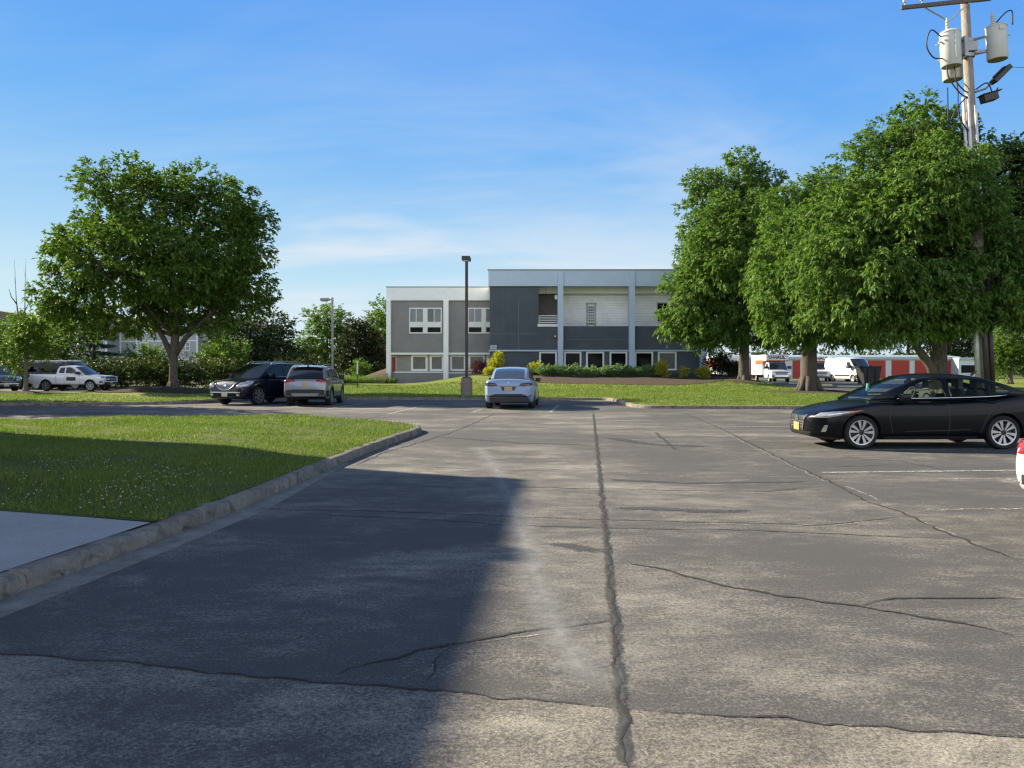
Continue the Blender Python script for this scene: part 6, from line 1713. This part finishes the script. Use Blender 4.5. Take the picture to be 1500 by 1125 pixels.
# ---- vans
def van_spec(paint, L_, H_, win=True):
    W_ = 2.05
    return dict(L=L_, W=W_, r=.36, wheels=(.95, L_ - 1.35), paint=paint, rim='steel', crown=.03, shd=.05, arch=1.12,
        top=[(0, .78), (.04, .98), (.15, 1.10), (.5, 1.22), (.9, 1.34), (1.2, 1.36), (L_ - .1, 1.36), (L_, 1.30)], bot=[(0, .38), (.2, .3), (L_ - .5, .34), (L_, .42)],
        plan=[(0, .78), (.05, .88), (.2, .96), (.6, 1.01), (1.2, 1.02), (L_ - .3, 1.02), (L_, .98)], mirror=(1.25, 1.52, 1.8), mirrorpaint=M['plastic'],
        cab=dict(y=[(.6, .90), (1.4, .97), (L_, .97)], belt=[(.6, 1.30), (1.2, 1.34), (L_, 1.35)], k=(.05, .05), front=[(.72, 1.28), (1.05, 1.70), (1.35, 2.06), (1.6, H_ - .18)], top=[(1.6, H_ - .18), (2.0, H_ - .07), (3.0, H_ - .03), (L_ - .12, H_ - .05)], rear=[(L_ - .12, H_ - .05), (L_ - .06, H_ - .4), (L_ - .02, 1.7), (L_ - .01, 1.34)],
            win=[[(1.12, 1.42), (1.95, 1.42), (1.95, 2.02), (1.52, 2.02)]], glass='gl_tint', sideglass='gl_dark', rearglass=False, roofcrown=.05, bow=(.3, .02)))
def f_van(T, X, decal, both, cast, ys, plan, seam):
    decal('front_bumper', 'front', [(-.88, .40), (-.9, .72), (.9, .72), (.88, .40)], M['plastic'], .014, 16, 4)
    decal('grille', 'front', [(-.5, .84), (-.55, .98), (.55, .98), (.5, .84)], M['plastic'], .012, 12, 3)
    both('front_bumper', [(.05, .40), (.58, .40), (.62, .74), (.05, .72)], M['plastic'], off=.014)
    both('headlight', [(.10, .90), (.30, .92), (.62, 1.18), (.5, 1.20), (.15, 1.05)], M['lens'], off=.012, bulge=.015)
    both('side_moulding', [(1.4, .58), (4.4, .58), (4.4, .74), (1.4, .74)], M['plastic'], off=.012, nu=14, nv=2)
    seams(T, seam, [[(1.35, 1.3), (1.32, .7), (1.4, .42)], [(2.05, 1.3), (2.05, .42)], [(3.3, 1.3), (3.3, .42)]])
VAN = van_spec(M['white_car'], 5.6, 2.5); VAN['fn'] = f_van
hdv = R(-62)
car('cargo_van', 'white cargo van parked beside the black dumpster', 'van', VAN, (AX(1250, 82) - .2, 82.5, .2), R(-76))

def box_truck(label, loc, heading, lettering, box_h=3.05, group=None):
    S = van_spec(M['white_car'], 3.0, 2.12)
    S['wheels'] = (1.0,); S['L'] = 2.6
    S.update(top=[(0, .80), (.04, 1.0), (.12, 1.12), (.5, 1.20), (1.0, 1.28), (2.5, 1.30), (2.6, 1.30)], bot=[(0, .42), (.2, .38), (2.6, .42)], plan=[(0, .82), (.05, .92), (.2, .98), (.6, 1.0), (2.6, 1.0)])
    S['cab'] = dict(y=[(.6, .88), (1.4, .94), (2.6, .94)], belt=[(.6, 1.24), (1.2, 1.27), (2.6, 1.28)], k=(.10, .08), front=[(.95, 1.24), (1.15, 1.5), (1.35, 1.78), (1.5, 1.95)], top=[(1.5, 1.95), (1.8, 2.02), (2.2, 2.04), (2.5, 2.03)], rear=[(2.5, 2.03), (2.55, 1.8), (2.58, 1.5), (2.58, 1.27)],
        win=[[(1.32, 1.34), (2.2, 1.34), (2.2, 1.88), (1.68, 1.88)]], glass='gl_dark', sideglass='gl_dark', rearglass=False, roofcrown=.04, bow=(.2, .02))
    S['mirror'] = (1.3, 1.45, 1.7)
    def f(T, X, decal, both, cast, ys, plan, seam):
        decal('grille', 'front', [(-.6, .76), (-.62, 1.04), (.62, 1.04), (.6, .76)], M['alloy_grey'], .012, 14, 5)
        for z in (.82, .90, .98): decal('grille_bar', 'front', rect(0, z, 1.18, .03), M['plastic'], .02, 12, 1)
        for sd in (1, -1): decal('headlight', 'front', [(sd * .64, .84), (sd * .64, 1.02), (sd * .90, 1.02), (sd * .90, .84)], M['lens'], .014, 6, 3)
        decal('front_bumper', 'front', rect(0, .62, 1.86, .16), M['chrome'], .03, 14, 3)
        decal('front_valance', 'front', rect(0, .48, 1.7, .1), M['plastic'], .012, 10, 2)
        x0, x1, w = X(2.75), X(6.6), 1.12
        bxp = part('cargo_box', lambda g: (g.box(x1, x0, -w, w, .72, box_h), g.box(x0, X(1.35), -w, w, 2.12, box_h)), M['white_box'], T, None, .02)
        for sd in (1, -1):
            part('orange_panel', lambda g: g.box(x0 - 2.4, x0 + .25, sd * w, sd * (w + .012), 1.80, 2.22), M['orange'], bxp)
            part('lettering_strip', lambda g: g.box(x1 + .4, x0 - .3, sd * w, sd * (w + .010), .98, 1.06), M['ink'], bxp)
        part('orange_panel', lambda g: g.box(X(1.35) + .001, X(1.35) + .012, -w, w, 2.13, 2.20), M['orange'], bxp)
        if lettering: text(lettering, .46, M['ink'], bxp, (X(1.35) + .012, -.05, (2.22 + box_h) / 2), (R(90), 0, R(90)), .008, 'lettering', .012)
        part('chassis', lambda g: (g.box(x1 + .1, X(2.0), -.45, .45, .48, .70), g.box(x1 - .05, x1 + .08, -1.0, 1.0, .42, .58)), M['plastic'], T)
        hs = [o for o in T.children if o.name.startswith('wheel')]
        for sd in (1, -1):
            src = [o for o in hs if (o.location.y > 0) == (sd > 0)][0]
            c = copy_tree(src, T); c.location = (X(5.3), sd * .93, src.location.z)
    S['fn'] = f
    S['r'] = .37
    car('box_truck', label, 'truck', S, loc, heading, group)
g_t = 'white box trucks in the back yard'
hdt = R(-78)
box_truck('white box truck with orange panels, parked between the two right-hand tree trunks', (AX(1141, 80), 80.4, .2), R(-91), 'U-HAUL', 2.74, g_t)
box_truck('white box truck half hidden behind the thick tree trunk', (AX(1206, 84.5), 85.3, .2), R(-106), 'U-HAUL', 2.64, g_t)
# white truck box with orange band, seen from its end behind the left trunk
t = tag(empty('box_trailer', (AX(1069, 93), 93, .2)), 'white moving trailer with an orange band behind the dark purple bush', 'trailer')
t.rotation_euler = (0, 0, R(20))
b_x = part('cargo_box', lambda g: g.box(-1.35, 1.3, 0, 4.4, .5, 2.85), M['white_box'], t, None, .02)
part('rear_door', lambda g: g.box(-1.0, 1.0, -.03, .01, .6, 2.6), M['stor_wall'], b_x, None, .01)
part('orange_panel', lambda g: g.box(-1.362, -1.35, .1, 4.2, 1.5, 2.3), M['orange'], b_x)
part('orange_panel', lambda g: g.box(-1.33, -1.05, -.012, 0, 1.5, 2.3), M['orange'], b_x)
for x in (-1.2, 1.2):
    w = part('wheel', lambda g: g.lathe([(.001, -.1), (.2, -.1), (.33, -.1), (.36, -.06), (.36, .06), (.33, .1), (.001, .1)], 24, Matrix.Translation((x, 2.6, .36)) @ Matrix.Rotation(R(90), 4, 'Y')), M['tyre'], t, 40)

# dark van with a pale ladder rack behind the pickup
VD = van_spec(M['black_paint'], 5.2, 2.0)
def f_dv(T, X, decal, both, cast, ys, plan, seam):
    f_van(T, X, decal, both, cast, ys, plan, seam)
    g = MB()
    for y in (-.7, .7): g.tube([(X(1.4), y, 2.12), (X(5.0), y, 2.12)], .05, 6)
    for s_ in (1.8, 3.2, 4.7): g.tube([(X(s_), -.75, 2.10), (X(s_), .75, 2.10)], .03, 6); g.tube([(X(s_), .7, 1.9), (X(s_), .7, 2.12)], .03, 6); g.tube([(X(s_), -.7, 1.9), (X(s_), -.7, 2.12)], .03, 6)
    g.build('ladder_rack', M['rail'], T, 60)
VD['fn'] = f_dv
car('cargo_van', 'dark van with a pale ladder rack in the shade behind the pickup', 'van', VD, (AX(88, 60.3), 60.3, 0), R(0))
# ================================================================== LIGHT, SKY, CAMERA
SUN_EL, SUN_AZ = R(27.0), R(27.3)          # the sun stands to the left and a little ahead of the camera
to_sun = Vector((-math.cos(SUN_AZ) * math.cos(SUN_EL), math.sin(SUN_AZ) * math.cos(SUN_EL), math.sin(SUN_EL)))
sd = bpy.data.lights.new('sun', 'SUN'); sd.energy = 5.0; sd.angle = R(.53); sd.color = (1.0, .88, .66)
so = bpy.data.objects.new('sun', sd); COL.objects.link(so)
so.location = (-40, 20, 40); so.rotation_euler = (-to_sun).to_track_quat('-Z', 'Y').to_euler()

W = bpy.data.worlds.new('World'); SC.world = W; W.use_nodes = True
nt = W.node_tree; nt.nodes.clear()
def wn(t, **k):
    n = nt.nodes.new(t)
    for a, b in k.items(): setattr(n, a, b)
    return n
out = wn('ShaderNodeOutputWorld'); bg_ = wn('ShaderNodeBackground'); bg_.inputs['Strength'].default_value = .100
sky = wn('ShaderNodeTexSky', sky_type='NISHITA'); sky.sun_disc = False
sky.sun_elevation = SUN_EL
sky.sun_rotation = math.atan2(to_sun.x, to_sun.y)
sky.altitude = 0; sky.air_density = 1.0; sky.dust_density = .15; sky.ozone_density = 2.5
hsv = wn('ShaderNodeHueSaturation'); hsv.inputs['Saturation'].default_value = 1.0; hsv.inputs['Value'].default_value = 1.0
# the camera's response rolls off in the bright sky near the sun
def soft(col, k):
    d = wn('ShaderNodeMix', data_type='RGBA', blend_type='DIVIDE'); d.inputs['Factor'].default_value = 1
    a = wn('ShaderNodeMix', data_type='RGBA', blend_type='ADD'); a.inputs['Factor'].default_value = 1; a.clamp_result = False
    m = wn('ShaderNodeMix', data_type='RGBA', blend_type='MULTIPLY'); m.inputs['Factor'].default_value = 1
    nt.links.new(col, m.inputs[6]); m.inputs[7].default_value = (1 / k, 1 / k, 1 / k, 1)
    nt.links.new(m.outputs[2], a.inputs[6]); a.inputs[7].default_value = (1, 1, 1, 1)
    nt.links.new(col, d.inputs[6]); nt.links.new(a.outputs[2], d.inputs[7])
    return d.outputs[2]
sr = wn('ShaderNodeSeparateColor'); cr_ = wn('ShaderNodeCombineColor'); nt.links.new(soft(sky.outputs[0], 5.0), sr.inputs[0])
for i_, (a_k, p_k) in enumerate(((.395, 2.12), (.469, 1.963), (2.45, .38))):      # the camera's colour response to a clear sky
    pw = wn('ShaderNodeMath', operation='POWER'); nt.links.new(sr.outputs[i_], pw.inputs[0]); pw.inputs[1].default_value = p_k
    mu = wn('ShaderNodeMath', operation='MULTIPLY'); nt.links.new(pw.outputs[0], mu.inputs[0]); mu.inputs[1].default_value = a_k
    nt.links.new(mu.outputs[0], cr_.inputs[i_])
# evened out with the clear-sky gradient of a hazy summer evening
rp = wn('ShaderNodeValToRGB'); tc0 = wn('ShaderNodeTexCoord'); sp0 = wn('ShaderNodeSeparateXYZ'); nt.links.new(tc0.outputs['Generated'], sp0.inputs[0]); nt.links.new(sp0.outputs[2], rp.inputs[0])
while len(rp.color_ramp.elements) < 6: rp.color_ramp.elements.new(.5)
for e_, (ps, c_) in zip(rp.color_ramp.elements, ((0, (2.6, 3.35, 3.75)), (.10, (2.15, 3.1, 3.75)), (.20, (1.22, 2.35, 3.75)), (.30, (.62, 1.80, 3.75)), (.42, (.31, 1.36, 3.65)), (.8, (.30, 1.0, 3.0)))):
    e_.position = ps; e_.color = (*[q / 4.1 for q in c_], 1)
rs = wn('ShaderNodeMix', data_type='RGBA', blend_type='MULTIPLY'); rs.inputs['Factor'].default_value = 1; nt.links.new(rp.outputs[0], rs.inputs[6]); rs.inputs[7].default_value = (4.1, 4.1, 4.1, 1)
ev_ = wn('ShaderNodeMix', data_type='RGBA'); ev_.inputs['Factor'].default_value = .85; nt.links.new(cr_.outputs[0], ev_.inputs[6]); nt.links.new(rs.outputs[2], ev_.inputs[7])
nt.links.new(ev_.outputs[2], hsv.inputs['Color'])
# thin cirrus: noise on the sky plane (direction divided by its height)
tc = wn('ShaderNodeTexCoord'); sep = wn('ShaderNodeSeparateXYZ'); nt.links.new(tc.outputs['Generated'], sep.inputs[0])
def wm(op, a, b=0.0, c=None):
    n = wn('ShaderNodeMath', operation=op)
    for i, v in enumerate((a, b) if c is None else (a, b, c)):
        if isinstance(v, bpy.types.NodeSocket): nt.links.new(v, n.inputs[i])
        else: n.inputs[i].default_value = v
    return n.outputs[0]
zz = wm('ADD', wm('MAXIMUM', sep.outputs[2], 0.0), .22)
px_, py_ = wm('DIVIDE', sep.outputs[0], zz), wm('DIVIDE', sep.outputs[1], zz)
def cloud(sx, sy, rot, scale, lo, hi, seed):
    comb = wn('ShaderNodeCombineXYZ'); nt.links.new(px_, comb.inputs[0]); nt.links.new(py_, comb.inputs[1]); comb.inputs[2].default_value = seed
    mp = wn('ShaderNodeMapping'); nt.links.new(comb.outputs[0], mp.inputs[0]); mp.inputs['Rotation'].default_value = (0, 0, rot); mp.inputs['Scale'].default_value = (sx, sy, 1)
    nz_ = wn('ShaderNodeTexNoise'); nt.links.new(mp.outputs[0], nz_.inputs['Vector']); nz_.inputs['Scale'].default_value = scale; nz_.inputs['Detail'].default_value = 7; nz_.inputs['Roughness'].default_value = .58; nz_.inputs['Distortion'].default_value = .6
    r = wn('ShaderNodeMapRange'); r.interpolation_type = 'SMOOTHSTEP'; nt.links.new(nz_.outputs['Fac'], r.inputs[0]); r.inputs[1].default_value = lo; r.inputs[2].default_value = hi
    return r.outputs[0]
c1 = cloud(.45, 1.0, R(34), 1.9, .43, .68, 3.1)
c2 = cloud(.6, 1.1, R(22), .95, .42, .64, 12.4)
cl_ = wm('MULTIPLY', wm('ADD', wm('MULTIPLY', c1, .6), wm('MULTIPLY', c2, .6)), 1.0)
hz = wm('POWER', wm('SUBTRACT', 1.0, wm('MAXIMUM', sep.outputs[2], 0.0)), 6.0)
# cirrus thins out overhead and to the right
az_ = wn('ShaderNodeMapRange'); nt.links.new(sep.outputs[0], az_.inputs[0]); az_.inputs[1].default_value = .10; az_.inputs[2].default_value = .50; az_.inputs[3].default_value = 1.0; az_.inputs[4].default_value = .40
el_ = wn('ShaderNodeMapRange'); nt.links.new(sep.outputs[2], el_.inputs[0]); el_.inputs[1].default_value = .14; el_.inputs[2].default_value = .36; el_.inputs[3].default_value = 1.0; el_.inputs[4].default_value = .16
az2 = wn('ShaderNodeMapRange'); az2.interpolation_type = 'SMOOTHSTEP'; nt.links.new(sep.outputs[0], az2.inputs[0]); az2.inputs[1].default_value = -.50; az2.inputs[2].default_value = -.20; az2.inputs[3].default_value = .25; az2.inputs[4].default_value = .85
cl_ = wm('MULTIPLY', wm('MULTIPLY', cl_, az2.outputs[0]), wm('MULTIPLY', az_.outputs[0], el_.outputs[0]))
mx = wn('ShaderNodeMix', data_type='RGBA'); nt.links.new(cl_, mx.inputs['Factor']); nt.links.new(hsv.outputs[0], mx.inputs[6]); mx.inputs[7].default_value = (3.2, 3.45, 3.75, 1)
# unseen bright cloud bank, added behind the camera to lift the shaded fronts
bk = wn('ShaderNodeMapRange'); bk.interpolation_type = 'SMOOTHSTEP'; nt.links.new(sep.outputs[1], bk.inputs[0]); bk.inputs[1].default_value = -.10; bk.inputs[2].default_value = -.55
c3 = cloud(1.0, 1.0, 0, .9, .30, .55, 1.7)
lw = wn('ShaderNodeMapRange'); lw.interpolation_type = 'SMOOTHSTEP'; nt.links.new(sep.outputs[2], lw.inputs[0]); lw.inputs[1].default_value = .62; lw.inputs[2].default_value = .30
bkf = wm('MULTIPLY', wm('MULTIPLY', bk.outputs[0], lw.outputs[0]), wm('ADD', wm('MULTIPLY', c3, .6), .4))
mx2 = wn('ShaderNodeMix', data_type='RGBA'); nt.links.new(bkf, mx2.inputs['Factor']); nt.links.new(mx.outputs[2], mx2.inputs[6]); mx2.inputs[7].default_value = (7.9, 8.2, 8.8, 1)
# unseen dim veil, added above the frame to mute the blue fill in shade
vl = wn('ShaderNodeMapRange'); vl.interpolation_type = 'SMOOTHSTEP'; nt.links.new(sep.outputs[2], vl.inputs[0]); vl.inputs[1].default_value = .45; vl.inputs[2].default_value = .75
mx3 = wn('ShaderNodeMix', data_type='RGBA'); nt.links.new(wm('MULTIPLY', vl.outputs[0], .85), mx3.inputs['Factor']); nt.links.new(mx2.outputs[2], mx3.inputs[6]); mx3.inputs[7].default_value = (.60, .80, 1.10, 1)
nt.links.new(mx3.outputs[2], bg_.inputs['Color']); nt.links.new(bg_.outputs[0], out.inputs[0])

cd = bpy.data.cameras.new('camera'); cam = bpy.data.objects.new('camera', cd); COL.objects.link(cam)
cam.location = (0, 0, HC); cam.rotation_euler = (R(90), 0, 0)
cd.sensor_width = 36; cd.lens = F / 1500 * 36; cd.shift_y = (HZ - 562.5) / 1500
cd.clip_start = .1; cd.clip_end = 4000
SC.camera = cam
vs_ = SC.view_settings
SC.display_settings.display_device = 'sRGB'
vs_.view_transform = 'Standard'; vs_.look = 'None'; vs_.exposure = 1.3; vs_.gamma = 1.0; vs_.use_curve_mapping = False
SC.render.engine = 'CYCLES'
cy = SC.cycles
cy.max_bounces = 6; cy.diffuse_bounces = 3; cy.glossy_bounces = 3; cy.transmission_bounces = 4; cy.transparent_max_bounces = 16
cy.use_denoising = True
cy.use_adaptive_sampling = True; cy.adaptive_threshold = .006; cy.sample_clamp_indirect = 3.0
cy.filter_width = 1.3
W.cycles.sampling_method = 'MANUAL'; W.cycles.sample_map_resolution = 1024
cy.caustics_reflective = False; cy.caustics_refractive = False
SC.render.film_transparent = False
